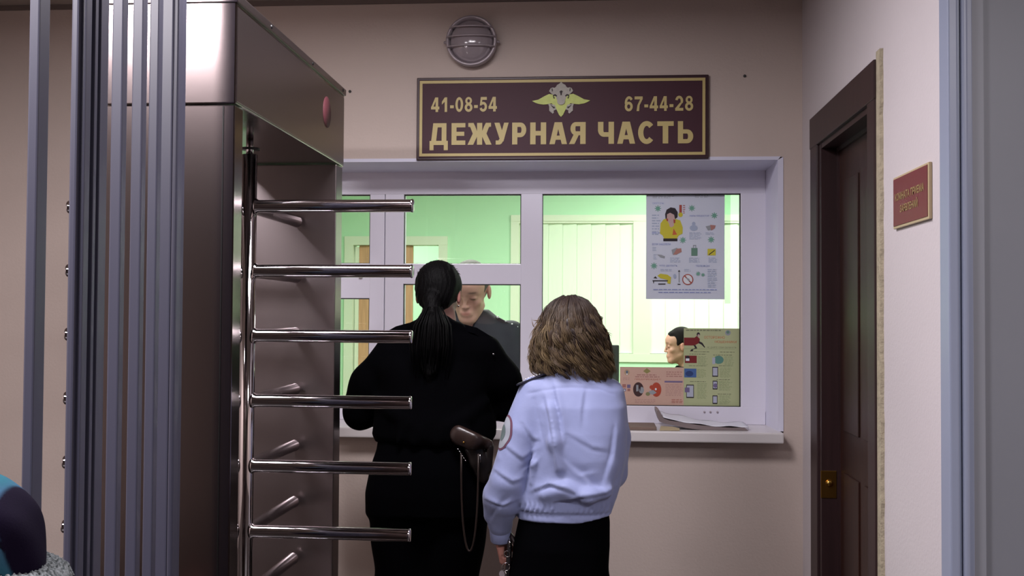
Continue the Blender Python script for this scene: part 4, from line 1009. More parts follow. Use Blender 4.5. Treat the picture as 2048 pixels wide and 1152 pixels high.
# jacket
F = Field((-1.0, 3.66, 0.98), (-0.2, 4.42, 1.60), 0.0065)
F.loft([(1.045, -0.592, 3.92, 0.212, 0.150), (1.075, -0.592, 3.92, 0.226, 0.160), (1.13, -0.592, 3.93, 0.222, 0.160), (1.22, -0.593, 3.94, 0.205, 0.150), (1.32, -0.593, 3.95, 0.205, 0.135), (1.38, -0.592, 3.95, 0.195, 0.115), (1.425, -0.59, 3.95, 0.150, 0.095), (1.465, -0.588, 3.95, 0.095, 0.075)], 0.02)
for a, e, w_, s in (('sha', 'ela', 'wra', -1), ('shb', 'elb', 'wrb', 1)):
    A, E, Wr = np.array(J[a]), np.array(J[e]), np.array(J[w_])
    F.cap(A+np.array([s*0.005, 0, -0.005]), mid(A, E, 0.55)+np.array([s*0.012, 0, 0]), 0.066, 0.077, 0.035); F.cap(mid(A, E, 0.55)+np.array([s*0.012, 0, 0]), E+np.array([s*0.010, 0, -0.004]), 0.077, 0.064, 0.03)
    F.cap(E, Wr, 0.066, 0.042, 0.02)
    d = (Wr-E)/np.linalg.norm(Wr-E)
    F.cut(Wr+d*0.0, d) if False else None
F.chain([(-0.675, 3.93, 1.455), (-0.625, 3.885, 1.475), (-0.56, 3.88, 1.478), (-0.505, 3.92, 1.458)], [0.024, 0.026, 0.026, 0.022], 0.02)
for q in ((-0.655, 3.99, 1.455), (-0.515, 3.99, 1.455)): F.cap(q, (q[0], q[1]-0.06, q[2]), 0.024, 0.024, 0.02)
# gather under the arms and long folds over the back
F.chain([(-0.80, 3.87, 1.20), (-0.72, 3.80, 1.16), (-0.66, 3.785, 1.12)], [0.014, 0.012, 0.008], 0.03)
F.chain([(-0.40, 3.87, 1.20), (-0.46, 3.80, 1.15), (-0.52, 3.785, 1.12)], [0.014, 0.012, 0.008], 0.03)
for q in (-0.70, -0.64, -0.56, -0.47): F.chain([(q, 3.765, 1.06), (q+0.01, 3.775, 1.10)], [0.010, 0.006], 0.03)
F.disp(lambda x, y, z: wob(x, y, z, 0.012, 34, 5))
F.ell((-0.585, 3.95, 1.50), (0.062, 0.058, 0.06), None, 0.006, True)
F.cut((0, 0, 1.047), (0, 0.0, -1))
jk = field_obj('jacket', F, BLK, pw)
# shoulder straps with small studs
for s, x0, x1, z0, z1 in ((-1, -0.665, -0.795, 1.462, 1.407), (1, -0.505, -0.395, 1.455, 1.408)):
    b = MB(); b.tube([(x0, 3.93, z0), ((x0+x1)/2, 3.93, (z0+z1)/2+0.010), (x1, 3.93, z1)], 0.022, 4, smooth=False); o = b.build('shoulder_strap', BLK2, jk)
    o.data.transform(Matrix.Identity(4))
MB().lathe((-0.377, 3.885, 1.368), (0.4, -0.8, 0.3), [(0, 0.004), (0.003, 0.003), (0.003, 0)], 10).build('stud', M['chrome'], jk)
# trousers
F = Field((-0.88, 3.68, 0.06), (-0.32, 4.12, 1.10), 0.008)
F.loft([(0.80, -0.597, 3.90, 0.228, 0.150), (0.87, -0.603, 3.90, 0.228, 0.158), (0.95, -0.60, 3.905, 0.215, 0.155), (1.02, -0.59, 3.915, 0.200, 0.145), (1.075, -0.59, 3.92, 0.195, 0.135)], 0.02)
F.chain([(-0.705, 3.90, 0.84), (-0.70, 3.92, 0.50), (-0.70, 3.90, 0.11)], [0.118, 0.100, 0.088], 0.05)
F.chain([(-0.505, 3.90, 0.84), (-0.525, 3.88, 0.50), (-0.535, 3.86, 0.11)], [0.118, 0.092, 0.085], 0.05)
F.disp(lambda x, y, z: wob(x, y, z, 0.009, 26, 8))
F.cut((0, 0, 0.07), (0, 0, -1)); F.cut((0, 0, 1.07), (0, 0, 1))
field_obj('trousers', F, BLK2, pw)
shoes(J, SHOE, pw)
# hair: smooth cap and a ponytail falling over the collar
F = Field((-0.72, 3.78, 1.18), (-0.44, 4.08, 1.72), 0.0045)
F.ell(W((0, -0.018, 0.040)), (0.084, 0.100, 0.090), HB, 0.01); F.ell(W((0, -0.062, -0.010)), (0.066, 0.048, 0.062), HB, 0.03)
F.cut(W((0, 0.075, 0.04)), HB@np.array([0, 1, -0.5]), 0.01)
F.ell(W((0, 0.09, -0.03)), (0.075, 0.085, 0.06), HB, 0.01, True)
for q in (-1, 1): F.ell(W((q*0.085, -0.004, -0.022)), (0.020, 0.026, 0.040), HB, 0.006, True)
F.cap(W((0, -0.085, -0.030)), W((0, -0.112, -0.036)), 0.024, 0.022, 0.02)
F.chain([W((0, -0.108, -0.036)), (-0.583, 3.80, 1.48), (-0.587, 3.795, 1.40), (-0.592, 3.80, 1.33), (-0.596, 3.81, 1.27)], [0.024, 0.034, 0.034, 0.028, 0.010], 0.02)
F.disp(lambda x, y, z: 0.0012*np.sin(x*420+6*np.sin(z*30)))
hr = field_obj('hair', F, BHAIR, pw)
rg = random.Random(3); b = MB()
for i in range(70):
    x = rg.gauss(0, 0.022); y0 = 3.80+rg.uniform(-0.035, 0.01); L = rg.uniform(0.16, 0.25)
    b.tube([(-0.583+x*0.5, y0+0.02, 1.535), (-0.583+x*1.2, y0-0.01, 1.47), (-0.587+x*1.4+rg.uniform(-.004, .004), y0-0.006, 1.40), (-0.592+x*1.2, y0, 1.53-L)], [0.003, 0.0035, 0.003, 0.001], 5)
for i in range(26):   # stray fine hairs
    a = rg.uniform(-1.2, 1.2); r = 0.088; p = W((r*math.sin(a), -0.03, 0.04+r*math.cos(a))); q = W(((r+rg.uniform(0.002, .010))*math.sin(a+0.12), -0.035, 0.04+(r+rg.uniform(0.002, .010))*math.cos(a+0.12)))
    b.tube([p, (p+q)/2+np.array([0, 0, 0.002]), q], [0.0009, 0.0007, 0.0004], 4)
b.build('ponytail_strands', BHAIR, hr)
MB().tube([W((0.022*math.cos(a), -0.098-0.004, -0.034+0.022*math.sin(a))) for a in np.linspace(0, 6.283, 16)], 0.006, 8).build('hair_tie', M['black'], pw)
for s in (1,):
    p = W((s*0.079, -0.008, -0.035)); MB().lathe(tuple(p), (0, 0, -1), [(0, 0.002), (0.003, 0.004), (0.007, 0.002), (0.008, 0)], 10).build('earring', M['chrome'], pw)
# holster on the right hip, with its flap, pouch, snap and loop cord
LEA = mat('dark_brown_leather', (0.20, 0.145, 0.13), 0.33, noise=0.3, nscale=25, spec=0.5); LEA2 = mat('brown_black_leather', (0.09, 0.065, 0.06), 0.4)
hol = empty('holster', (-0.43, 3.77, 1.05), 'dark brown leather belt holster with a hanging loop cord on the black uniform\'s hip', 'holster')
F = Field((-0.54, 3.66, 0.97), (-0.33, 3.86, 1.17), 0.004)
F.chain([(-0.478, 3.755, 1.092), (-0.43, 3.748, 1.076), (-0.392, 3.772, 1.058)], [0.036, 0.036, 0.028], 0.01, sq=(1, 0.6, 1))
F.cut((-0.44, 3.75, 1.110), (0.42, 0, 0.9), 0.01); F.cut((-0.44, 3.75, 1.038), (0.1, 0, -1), 0.006)
field_obj('flap', F, LEA, hol)
F = Field((-0.50, 3.68, 0.86), (-0.33, 3.86, 1.09), 0.004)
F.chain([(-0.435, 3.765, 1.06), (-0.415, 3.765, 1.0), (-0.398, 3.77, 0.945)], [0.036, 0.030, 0.022], 0.01, sq=(1, 0.62, 1)); F.cap((-0.375, 3.772, 1.05), (-0.380, 3.775, 0.97), 0.014, 0.012, 0.008)
field_obj('pouch', F, LEA2, hol)
MB().lathe((-0.462, 3.729, 1.070), (0, -1, 0), [(0, 0.004), (0.002, 0.004), (0.004, 0.0015), (0.004, 0)], 12).build('snap', M['brass'], hol)
MB().tube([(-0.407, 3.744, 1.03), (-0.405, 3.741, 1.0)], 0.0022, 8).build('magazine_edge', M['chrome'], hol)
b = MB(); pts = []
for i in range(25):
    t = i/24; a = t*math.pi
    pts.append((-0.472+0.03*(1-math.cos(a))/1.0-0.010*math.sin(a)*0, 3.745+0.006*math.sin(5*t), 1.03-0.335*math.sin(a)**0.75))
b.tube(pts, 0.0035, 8); b.build('loop_cord', mat('dark_brown_cord', (0.17, 0.12, 0.10), 0.5), hol)
b = MB()
for i in range(6):
    t = i/5; p = (-0.482+0.026*t, 3.742, 1.044-0.038*t); b.tube([(p[0]-0.003, p[1], p[2]+0.003), (p[0]+0.003, p[1], p[2]-0.003)], 0.0014, 6)
b.build('chain_clip', M['chrome'], hol)
# ---------- curly-haired woman in the light blue uniform shirt
J = dict(pelvis=(-0.115, 3.47, 0.86), chest=(-0.09, 3.48, 1.19), neck=(-0.085, 3.48, 1.335),
         sha=(-0.225, 3.46, 1.255), shb=(0.04, 3.50, 1.255), ela=(-0.290, 3.43, 0.965), elb=(0.045, 3.53, 1.00),
         wra=(-0.312, 3.50, 0.785), wrb=(-0.02, 3.72, 1.03),
         hipa=(-0.165, 3.47, 0.84), hipb=(-0.055, 3.47, 0.84), kna=(-0.19, 3.49, 0.46), knb=(-0.055, 3.49, 0.46),
         ana=(-0.195, 3.46, 0.08), anb=(-0.055, 3.46, 0.08), toa=(-0.20, 3.60, 0.045), tob=(-0.04, 3.60, 0.045))
HB = basis((0.12, 1, -0.05))
hands = dict(a=((0.22, 0.22, -1), (0.95, -0.35, 0.1), (0.1, 1, 0.2), 1.3), b=((-0.5, 0.85, 0.1), (-0.3, 0, -1), (-0.5, -0.4, 0.6), 0.6))
ps, W = body('person', J, (-0.088, 3.49, 1.448), HB, 0.92, 0.006, 'person with loose curly light brown hair in a light blue uniform shirt, seen from behind', hands=hands, thin=0.74, skin=(0.74, 0.52, 0.47))
def cloth_mat(name, c, sheen=0.2):
    return mat(name, c, 0.6, spec=0.3, bump=0.22, bscale=16, sheen=sheen, noise=0.03, nscale=9)
SHIRT = cloth_mat('light_blue_shirt_cloth', (0.55, 0.585, 0.745))
F = Field((-0.42, 3.26, 0.74), (0.16, 3.82, 1.40), 0.0045)
F.loft([(0.868, -0.106, 3.475, 0.151, 0.112), (0.890, -0.107, 3.475, 0.150, 0.111), (0.905, -0.108, 3.473, 0.155, 0.116), (0.935, -0.097, 3.475, 0.156, 0.122), (0.975, -0.087, 3.472, 0.157, 0.126), (1.06, -0.073, 3.472, 0.158, 0.126), (1.14, -0.073, 3.475, 0.158, 0.122), (1.22, -0.078, 3.48, 0.158, 0.112), (1.27, -0.085, 3.485, 0.145, 0.095), (1.305, -0.087, 3.485, 0.105, 0.075), (1.335, -0.087, 3.485, 0.066, 0.062)], 0.012, e=2.4)
# left sleeve
F.cap((-0.205, 3.455, 1.262), (-0.243, 3.430, 1.14), 0.052, 0.056, 0.022); F.cap((-0.243, 3.430, 1.14), (-0.283, 3.415, 0.985), 0.056, 0.058, 0.004)
F.cap((-0.283, 3.415, 0.985), (-0.299, 3.430, 0.93), 0.058, 0.058, 0.003); F.cap((-0.299, 3.430, 0.93), (-0.312, 3.470, 0.845), 0.057, 0.040, 0.006)
F.cap((-0.312, 3.475, 0.845), (-0.311, 3.492, 0.795), 0.034, 0.030, 0.012)
F.cap((-0.262, 3.41, 0.97), (-0.250, 3.43, 0.915), 0.020, 0.014, 0.012); F.cap((-0.335, 3.43, 0.95), (-0.348, 3.45, 0.87), 0.018, 0.010, 0.03)
# right sleeve, reaching forward
F.cap((0.030, 3.50, 1.258), (0.046, 3.52, 1.12), 0.047, 0.051, 0.025); F.cap((0.046, 3.52, 1.12), (0.044, 3.535, 1.0), 0.051, 0.046, 0.02); F.cap((0.042, 3.535, 1.0), (-0.005, 3.68, 1.03), 0.044, 0.033, 0.02)
# collar
F.chain([(-0.15, 3.49, 1.325), (-0.13, 3.435, 1.335), (-0.085, 3.42, 1.34), (-0.04, 3.435, 1.335), (-0.02, 3.49, 1.325)], [0.012]*5, 0.012)
# modelled folds: armhole ridges, sleeve pulls, blousing above the band
F.chain([(-0.150, 3.375, 1.215), (-0.135, 3.352, 1.12), (-0.118, 3.345, 1.04)], [0.010, 0.010, 0.004], 0.030)
F.chain([(-0.175, 3.39, 1.11), (-0.20, 3.375, 1.05), (-0.205, 3.38, 0.99)], [0.006, 0.008, 0.004], 0.015)
F.chain([(-0.165, 3.36, 0.955), (-0.10, 3.345, 0.975), (-0.03, 3.345, 0.955), (0.03, 3.37, 0.965)], [0.012, 0.014, 0.012, 0.008], 0.030)
F.chain([(0.045, 3.43, 1.13), (0.035, 3.395, 1.04), (0.015, 3.375, 0.97)], [0.008, 0.010, 0.006], 0.03)
F.chain([(-0.30, 3.395, 1.06), (-0.26, 3.385, 0.99), (-0.235, 3.40, 0.93)], [0.006, 0.010, 0.006], 0.02)
F.chain([(-0.335, 3.41, 0.94), (-0.29, 3.405, 0.905), (-0.255, 3.42, 0.90)], [0.006, 0.008, 0.006], 0.02)
# creases
F.chain([(-0.180, 3.37, 1.16), (-0.172, 3.345, 1.09), (-0.188, 3.34, 1.02), (-0.210, 3.335, 0.955)], [0.006, 0.011, 0.012, 0.012], 0.008, True)
F.chain([(-0.33, 3.395, 0.915), (-0.30, 3.385, 0.93), (-0.27, 3.385, 0.96)], [0.003, 0.005, 0.003], 0.012, True)
F.disp(lambda x, y, z: wob(x, y, z*0.6, 0.0045, 40, 15)+wob(x, y, z*0.45, 0.0018, 90, 16))
F.cut((-0.311, 3.494, 0.786), (0.02, 0.25, -1)); F.cut((0, 0, 0.868), (0, 0, -1)) if False else None
F.ell((-0.087, 3.485, 1.37), (0.050, 0.048, 0.07), None, 0.006, True)
F.d[:, :, :] = F.d
zz = F.lo[2]+np.arange(F.n[2])*F.h; xx = F.lo[0]+np.arange(F.n[0])*F.h
hem = (0.863-zz)[None, None, :]+(0.17*np.maximum(0, xx+0.09))[:, None, None]; tor = (xx > -0.268)[:, None, None]
F.d = np.where(tor & (hem > -0.01), np.maximum(F.d, hem.astype(np.float32)), F.d)
def step(x, z, pts, w, amp, fade=True):
    """cloth fold: raised on one side of the line, sunk on the other"""
    best = np.full_like(x, 9.0); sg_ = np.zeros_like(x); tt = np.zeros_like(x); n = len(pts)-1
    for i in range(n):
        p, q = pts[i], pts[i+1]; dx, dz = q[0]-p[0], q[1]-p[1]; L2 = dx*dx+dz*dz
        t = np.clip(((x-p[0])*dx+(z-p[1])*dz)/L2, 0, 1); d = np.hypot(x-p[0]-t*dx, z-p[1]-t*dz); s = np.sign((x-p[0])*dz-(z-p[1])*dx)
        m = d < best; best = np.where(m, d, best); sg_ = np.where(m, s, sg_); tt = np.where(m, (i+t)/n, tt)
    u = sg_*best/w
    pr = np.where(u < 0, np.exp(-(u/1.6)**2)*(1-np.exp(-(u/0.25)**2)), -0.8*np.exp(-(u/0.55)**2)*(1-np.exp(-(u/0.2)**2)))
    return amp*pr*(np.sin(np.pi*np.clip(tt*0.9+0.08, 0, 1))**0.6 if fade else 1)
def folds(V, N):
    x, z = V[:, 0], V[:, 2]; bk = np.clip(-N[:, 1]*2, 0, 1); D_ = np.zeros(len(V))
    tor = (x > -0.24) & (x < 0.06)
    D_ += fold(x, z, [(-0.222, 1.262), (-0.175, 1.272), (-0.138, 1.278), (-0.09, 1.284), (0.0, 1.280), (0.045, 1.262)], 0.0025, -0.003)
    D_ += fold(x, z, [(-0.203, 1.248), (-0.185, 1.18), (-0.172, 1.12)], 0.003, -0.003)
    S = lambda P, w, a: step(x, z, P, w, a)
    D_ += S([(-0.140, 1.280), (-0.130, 1.24), (-0.116, 1.19), (-0.110, 1.13)], 0.010, 0.010)
    D_ += S([(-0.170, 1.25), (-0.155, 1.20), (-0.140, 1.12), (-0.132, 1.04)], 0.012, 0.008)
    D_ += S([(-0.045, 1.275), (-0.052, 1.22), (-0.055, 1.17)], 0.009, -0.006)
    D_ += S([(0.050, 1.16), (0.040, 1.08), (0.012, 0.99)], 0.012, 0.006)
    D_ += S([(-0.195, 0.965), (-0.150, 0.985), (-0.100, 0.978), (-0.065, 0.962)], 0.010, 0.010)
    D_ += S([(-0.09, 1.14), (-0.02, 1.10), (0.03, 1.09)], 0.012, 0.004)+S([(-0.10, 1.06), (-0.06, 1.02), (-0.01, 1.03)], 0.012, -0.004)
    D_ += S([(-0.130, 0.935), (-0.06, 0.952), (0.02, 0.962), (0.05, 0.975)], 0.009, 0.009)
    D_ += S([(-0.06, 1.03), (-0.02, 0.985), (0.03, 0.97)], 0.012, -0.005)
    D_ += S([(-0.345, 0.93), (-0.30, 0.915), (-0.255, 0.93)], 0.008, 0.008)+S([(-0.338, 0.86), (-0.31, 0.905), (-0.27, 0.945)], 0.007, -0.008)
    D_ += S([(-0.315, 1.02), (-0.265, 0.99), (-0.225, 1.0)], 0.010, 0.007)+S([(-0.29, 1.10), (-0.235, 1.06), (-0.19, 1.09)], 0.010, 0.006)
    D_ += S([(-0.235, 1.17), (-0.205, 1.12), (-0.180, 1.12)], 0.008, 0.006)+S([(-0.23, 1.03), (-0.20, 1.05), (-0.175, 1.08)], 0.007, -0.006)
    g_ = np.clip(1-np.abs(z-0.907)/0.026, 0, 1)*tor
    amp = np.where(x < -0.13, 1.0, 0.4)
    D_ += g_*amp*0.009*np.sin(x*400+5*np.sin(z*60))
    D_ += -0.004*np.exp(-((z-0.893)/0.004)**2)*tor
    return D_*bk
sh = field_obj('uniform_shirt', F, SHIRT, ps, 1, folds)
# cuff
b = MB(); c0 = Vector((-0.3115, 3.482, 0.832)); ax = Vector((0.02, 0.25, -1)).normalized()
b.lathe(c0, ax, [(0.0, 0.033), (0.003, 0.0362), (0.045, 0.0335), (0.049, 0.031), (0.045, 0.0275), (0.0, 0.0275)], 28); b.build('cuff', SHIRT, sh)
# shoulder board, dark with light studs
NV = mat('dark_navy_board', (0.07, 0.065, 0.16), 0.6); SIL = mat('silver_thread', (0.80, 0.80, 0.82), 0.4)
b = MB(); P0, P1 = Vector((-0.258, 3.440, 1.286)), Vector((-0.162, 3.450, 1.322)); d_ = P1-P0; yv = Vector((0, 1, 0)); up = d_.cross(yv).normalized(); up = up if up.z > 0 else -up
vs = []
for t, w in ((0, 0.020), (0.06, 0.023), (0.85, 0.019), (1.0, 0.010)):
    c_ = P0+d_*t+up*(0.006*math.sin(math.pi*t))
    vs += [c_-yv*w-up*0.002, c_+yv*w-up*0.002, c_+yv*w+up*0.003, c_-yv*w+up*0.003]
fs = [(0, 1, 2, 3)[::-1]]
for i in range(3):
    a = i*4; fs += [(a+j, a+(j+1) % 4, a+4+(j+1) % 4, a+4+j) for j in range(4)]
fs += [(12, 13, 14, 15)]
b.add(vs, fs); eb = b.build('shoulder_board', NV, sh)
for i in range(7):
    t = 0.32+i*0.09; c_ = P0+d_*t+up*(0.006*math.sin(math.pi*t)+0.003)-yv*(0.012 if i % 2 else 0.003)
    MB().lathe(tuple(c_), tuple(up), [(0, 0.003), (0.002, 0.0025), (0.003, 0)], 8).build('stud', SIL, eb)
# sleeve patch
b = MB(); pc = Vector((-0.298, 3.405, 1.140)); n_ = Vector((-0.86, -0.51, -0.03)).normalized(); t_ = Vector((0.25, 0, -1)).normalized(); t_ = (t_-n_*t_.dot(n_)).normalized(); s_ = n_.cross(t_)
from mathutils.bvhtree import BVHTree
_w = world_loc(sh); bvh = BVHTree.FromPolygons([v.co+_w for v in sh.data.vertices], [tuple(p.vertices) for p in sh.data.polygons])
def disc(b, ru, rv, off, m):
    """patch layer laid onto the sleeve surface"""
    b.cur = m; n = 36; raw = [pc]
    for rr in (0.33, 0.66, 1.0):
        raw += [pc+t_*(ru*rr*math.cos(2*math.pi*k/n))+s_*(rv*rr*math.sin(2*math.pi*k/n)) for k in range(n)]
    vs = []
    for p in raw:
        q, nn, _i, _d = bvh.ray_cast(p+n_*0.08, -n_)
        if q is None: q, nn, _i, _d = bvh.find_nearest(p)
        vs.append(q+(nn*0.4+n_*0.6).normalized()*off)
    fs = [(0, 1+k, 1+(k+1) % n) for k in range(n)]
    for g_ in range(2): fs += [(1+g_*n+k, 1+(g_+1)*n+k, 1+(g_+1)*n+(k+1) % n, 1+g_*n+(k+1) % n) for k in range(n)]
    b.add(vs, fs, True)
disc(b, 0.054, 0.040, 0.0015, 0); disc(b, 0.048, 0.034, 0.0024, 1); disc(b, 0.024, 0.016, 0.0033, 2)
b.build('sleeve_patch', [mat('patch_maroon_edge', (0.40, 0.25, 0.33), 0.7), mat('patch_grey', (0.60, 0.62, 0.66), 0.7), mat('patch_green_grey', (0.38, 0.44, 0.44), 0.7)], sh)
# trousers
F = Field((-0.33, 3.30, 0.05), (0.10, 3.66, 0.93), 0.0065)
F.loft([(0.60, -0.122, 3.475, 0.152, 0.105), (0.69, -0.124, 3.475, 0.153, 0.112), (0.78, -0.116, 3.475, 0.152, 0.118), (0.86, -0.107, 3.475, 0.143, 0.108), (0.89, -0.106, 3.475, 0.138, 0.104)], 0.02)
F.chain([(-0.200, 3.475, 0.62), (-0.195, 3.49, 0.45), (-0.195, 3.475, 0.10)], [0.082, 0.072, 0.064], 0.05)
F.chain([(-0.052, 3.475, 0.62), (-0.058, 3.49, 0.45), (-0.058, 3.475, 0.10)], [0.080, 0.072, 0.064], 0.05)
F.disp(lambda x, y, z: wob(x, y, z, 0.005, 30, 21)); F.cut((0, 0, 0.07), (0, 0, -1)); F.cut((0, 0, 0.895), (0, 0, 1))
field_obj('trousers', F, BLK2, ps)
shoes(J, SHOE, ps)
# hair: inner volume plus several hundred separate wavy locks in one mesh
def hairmat(name):
    m = bpy.data.materials.new(name); m.use_nodes = True; nt = m.node_tree; N = nt.nodes; L = nt.links; b = N['Principled BSDF']
    a = N.new('ShaderNodeAttribute'); a.attribute_name = 'Col'; L.new(a.outputs['Color'], b.inputs['Base Color'])
    b.inputs['Roughness'].default_value = 0.5; b.inputs['Specular IOR Level'].default_value = 0.3; return m
CURL = hairmat('curly_light_brown_hair')
prof = np.array([(1.255, -0.03, 0.030, 0.03), (1.275, -0.045, 0.060, 0.050), (1.30, -0.070, 0.105, 0.075), (1.33, -0.083, 0.128, 0.090), (1.37, -0.087, 0.130, 0.100), (1.41, -0.089, 0.127, 0.108), (1.45, -0.090, 0.116, 0.112), (1.49, -0.091, 0.100, 0.105), (1.53, -0.092, 0.084, 0.088), (1.555, -0.092, 0.058, 0.060), (1.570, -0.092, 0.022, 0.025)])
def hull(th, z, f=1.0):
    cx = np.interp(z, prof[:, 0], prof[:, 1]); rx = np.interp(z, prof[:, 0], prof[:, 2]); ry = np.interp(z, prof[:, 0], prof[:, 3])
    return cx+rx*f*np.cos(th), 3.487+ry*f*np.sin(th)
F = Field((-0.25, 3.34, 1.22), (0.08, 3.62, 1.60), 0.005)
F.loft([(z, cx, 3.484, max(rx-0.013, 0.012), max(ry-0.014, 0.012)) for z, cx, rx, ry in prof[1:]], 0.01, e=2.0)
F.disp(lambda x, y, z: wob(x, y, z, 0.010, 70, 33))
F.ell(W((0, 0.10, -0.03)), (0.058, 0.075, 0.085), HB, 0.01, True)
dark = np.array(lin((0.165, 0.125, 0.12))); tip = np.array(lin((0.50, 0.42, 0.29))); midc = np.array(lin((0.28, 0.215, 0.17)))
hair = field_obj('hair', F, CURL, ps, 1, None, lambda V: dark+(midc-dark)*np.clip((1.50-V[:, 2:3])/0.3, 0, 1)*0.6)
rg = random.Random(12); Vs = []; Fs = []; Cs = []
def lock(pts, rad, c0, c1, seg=5, flat=0.55):
    n = len(pts); P = np.array(pts); T = np.gradient(P, axis=0); T /= np.linalg.norm(T, axis=1)[:, None]+1e-9
    cen = np.array([-0.09, 3.487, 0]); out = P-cen; out[:, 2] = 0; out /= np.linalg.norm(out, axis=1)[:, None]+1e-9
    A = np.cross(T, out); A /= np.linalg.norm(A, axis=1)[:, None]+1e-9; B_ = np.cross(A, T)
    o = len(Vs)
    for i in range(n):
        t = i/(n-1); r = rad*(0.55+0.45*math.sin(math.pi*min(1, t*1.3)))*(1-0.85*max(0, t-0.6)/0.4)
        c = c0*(1-t)+c1*t
        for k in range(seg):
            w = 2*math.pi*k/seg; Vs.append(P[i]+A[i]*math.cos(w)*r+B_[i]*math.sin(w)*r*flat); Cs.append(c)
    for i in range(n-1):
        for k in range(seg): Fs.append((o+i*seg+k, o+i*seg+(k+1) % seg, o+(i+1)*seg+(k+1) % seg, o+(i+1)*seg+k))
def strand_bundle(th, z0, zend, nst, am_, fq, a0, f0, flare, rad, bl, v, spread):
    dr = rg.uniform(-0.25, 0.25)
    for s_ in range(nst):
        n = 24; ox = rg.gauss(0, spread); of = rg.gauss(0, 0.022); ph = rg.gauss(0, 0.35); ze = zend+rg.uniform(-0.006, 0.016); pts = []
        for j in range(n):
            t = j/(n-1); z = z0+(ze-z0)*t+0.010*max(0, t-0.82)/0.18; a = am_*min(1.0, max(0, (1.535-z)/0.09))*(1+0.8*max(0, t-0.7)/0.3); w = a0+ph*t+fq*6.28*(z0-z)/0.1
            th2 = th+(ox+dr*t)*(1-0.35*t*(1 if fq > 0 else 0))+a/0.105*math.sin(w); f = f0+of*(1-0.5*t)+flare*t*t
            x, y = hull(th2, z, f); rr = a*0.9*math.cos(w)
            pts.append((x+rr*math.cos(th2), y+rr*math.sin(th2), z+0.003*math.sin(w*1.3)))
        b_ = min(1, max(0, bl+rg.gauss(0, 0.12))); c1 = (midc*(1-b_)+tip*b_)*v*rg.uniform(0.92, 1.08)
        lock(pts, rad*rg.uniform(0.6, 1.2), dark*rg.uniform(0.85, 1.2), c1)
for i in range(250):
    th = rg.uniform(-math.pi*1.04, 0.06)
    if rg.random() < 0.1: th = rg.choice((0.2, math.pi-0.2))+rg.uniform(-0.1, 0.1)
    side = math.cos(th); zend = 1.318-0.030*max(0, side+0.35)-0.035*math.exp(-((side-0.45)/0.35)**2)+rg.uniform(-0.012, 0.05)
    if side > 0.8: zend += 0.02
    if i < 120: z0 = 1.571-abs(rg.gauss(0, 0.012))
    else: z0 = rg.uniform(1.38, 1.53); 
    if i > 120 and rg.random() < 0.4: zend = z0-rg.uniform(0.07, 0.14)
    zend = max(zend, 1.272)
    strand_bundle(th, z0, zend, 15, rg.uniform(0.004, 0.011), rg.uniform(0.8, 1.35), rg.uniform(0, 6.28), rg.uniform(0.85, 0.96), rg.uniform(-0.02, 0.09), 0.0019, rg.random(), rg.uniform(0.65, 1.25), 0.048)
for i in range(46):   # loose flyaway curls at the outline
    side = rg.choice((-1, -1, 1)); z0 = rg.uniform(1.36, 1.52); th = math.pi+rg.uniform(-0.2, 0.5) if side < 0 else rg.uniform(-0.5, 0.2); Ln = rg.uniform(0.04, 0.10); a0 = rg.uniform(0, 6.28); pts = []
    for j in range(14):
        t = j/13; z = z0-Ln*t+0.01*t*t; x, y = hull(th, max(z, 1.30), 0.97+0.11*t); pts.append((x+0.006*math.cos(a0+6*t), y+0.006*math.sin(a0+6*t), z+0.004*math.sin(a0+7*t)))
    lock(pts, rg.uniform(0.0008, 0.0018), midc, tip*0.9, 4, 1.0)
for (x, y, z), (x2, z2) in (((-0.205, 3.45, 1.47), (-0.214, 1.500)), ((-0.19, 3.45, 1.49), (-0.212, 1.492))):
    lock([(x+(x2-x)*t, y, z+(z2-z)*t*t) for t in np.linspace(0, 1, 8)], 0.0016, midc, tip, 5, 1.0)
np_mesh('curly_locks', np.array(Vs), np.array(Fs), CURL, hair, np.array(Cs))
# what hangs from the hand: dark strap with metal rings and keys
kc = empty('key_chain', (-0.30, 3.53, 0.72), 'dark strap with metal rings and keys hanging from the blue-shirted person\'s hand', 'keys')
b = MB(); b.tube([(-0.282, 3.480, 0.815), (-0.281, 3.470, 0.78), (-0.283, 3.464, 0.72), (-0.287, 3.462, 0.66), (-0.292, 3.465, 0.60)], [0.006, 0.008, 0.009, 0.009, 0.006], 8); b.build('strap', mat('dark_strap', (0.09, 0.06, 0.08), 0.5), kc)
b = MB(); b.tube([(-0.281, 3.48, 0.815), (-0.272, 3.47, 0.802), (-0.262, 3.46, 0.787), (-0.250, 3.455, 0.782)], [0.004, 0.007, 0.009, 0.005], 8); b.build('strap_loop', mat('dark_red_strap', (0.13, 0.06, 0.07), 0.5), kc)
def ring(c, r, n, th=0.0018, name='ring'):
    n = Vector(n).normalized(); a = n.orthogonal().normalized(); q = n.cross(a)
    MB().tube([Vector(c)+(a*math.cos(w)+q*math.sin(w))*r for w in np.linspace(0, 2*math.pi, 20, endpoint=False)], th, 8, closed=True).build(name, M['chrome'], kc)
ring((-0.287, 3.455, 0.752), 0.010, (0.3, 1, 0.2)); ring((-0.290, 3.452, 0.712), 0.012, (0.1, 1, -0.1)); ring((-0.294, 3.455, 0.690), 0.009, (1, 0.6, 0.1))
b = MB(); b.tube([(-0.280, 3.468, 0.80), (-0.279, 3.460, 0.77)], 0.0035, 8); b.build('clasp', M['chrome'], kc)
b = MB(); b.lathe((-0.303, 3.456, 0.690), (0.2, -1, 0), [(0, 0), (0, 0.010), (0.003, 0.010), (0.003, 0)], 18, False); b.box(-0.307, -0.300, 3.452, 3.455, 0.645, 0.682); b.build('key', M['lamp_ring'], kc)
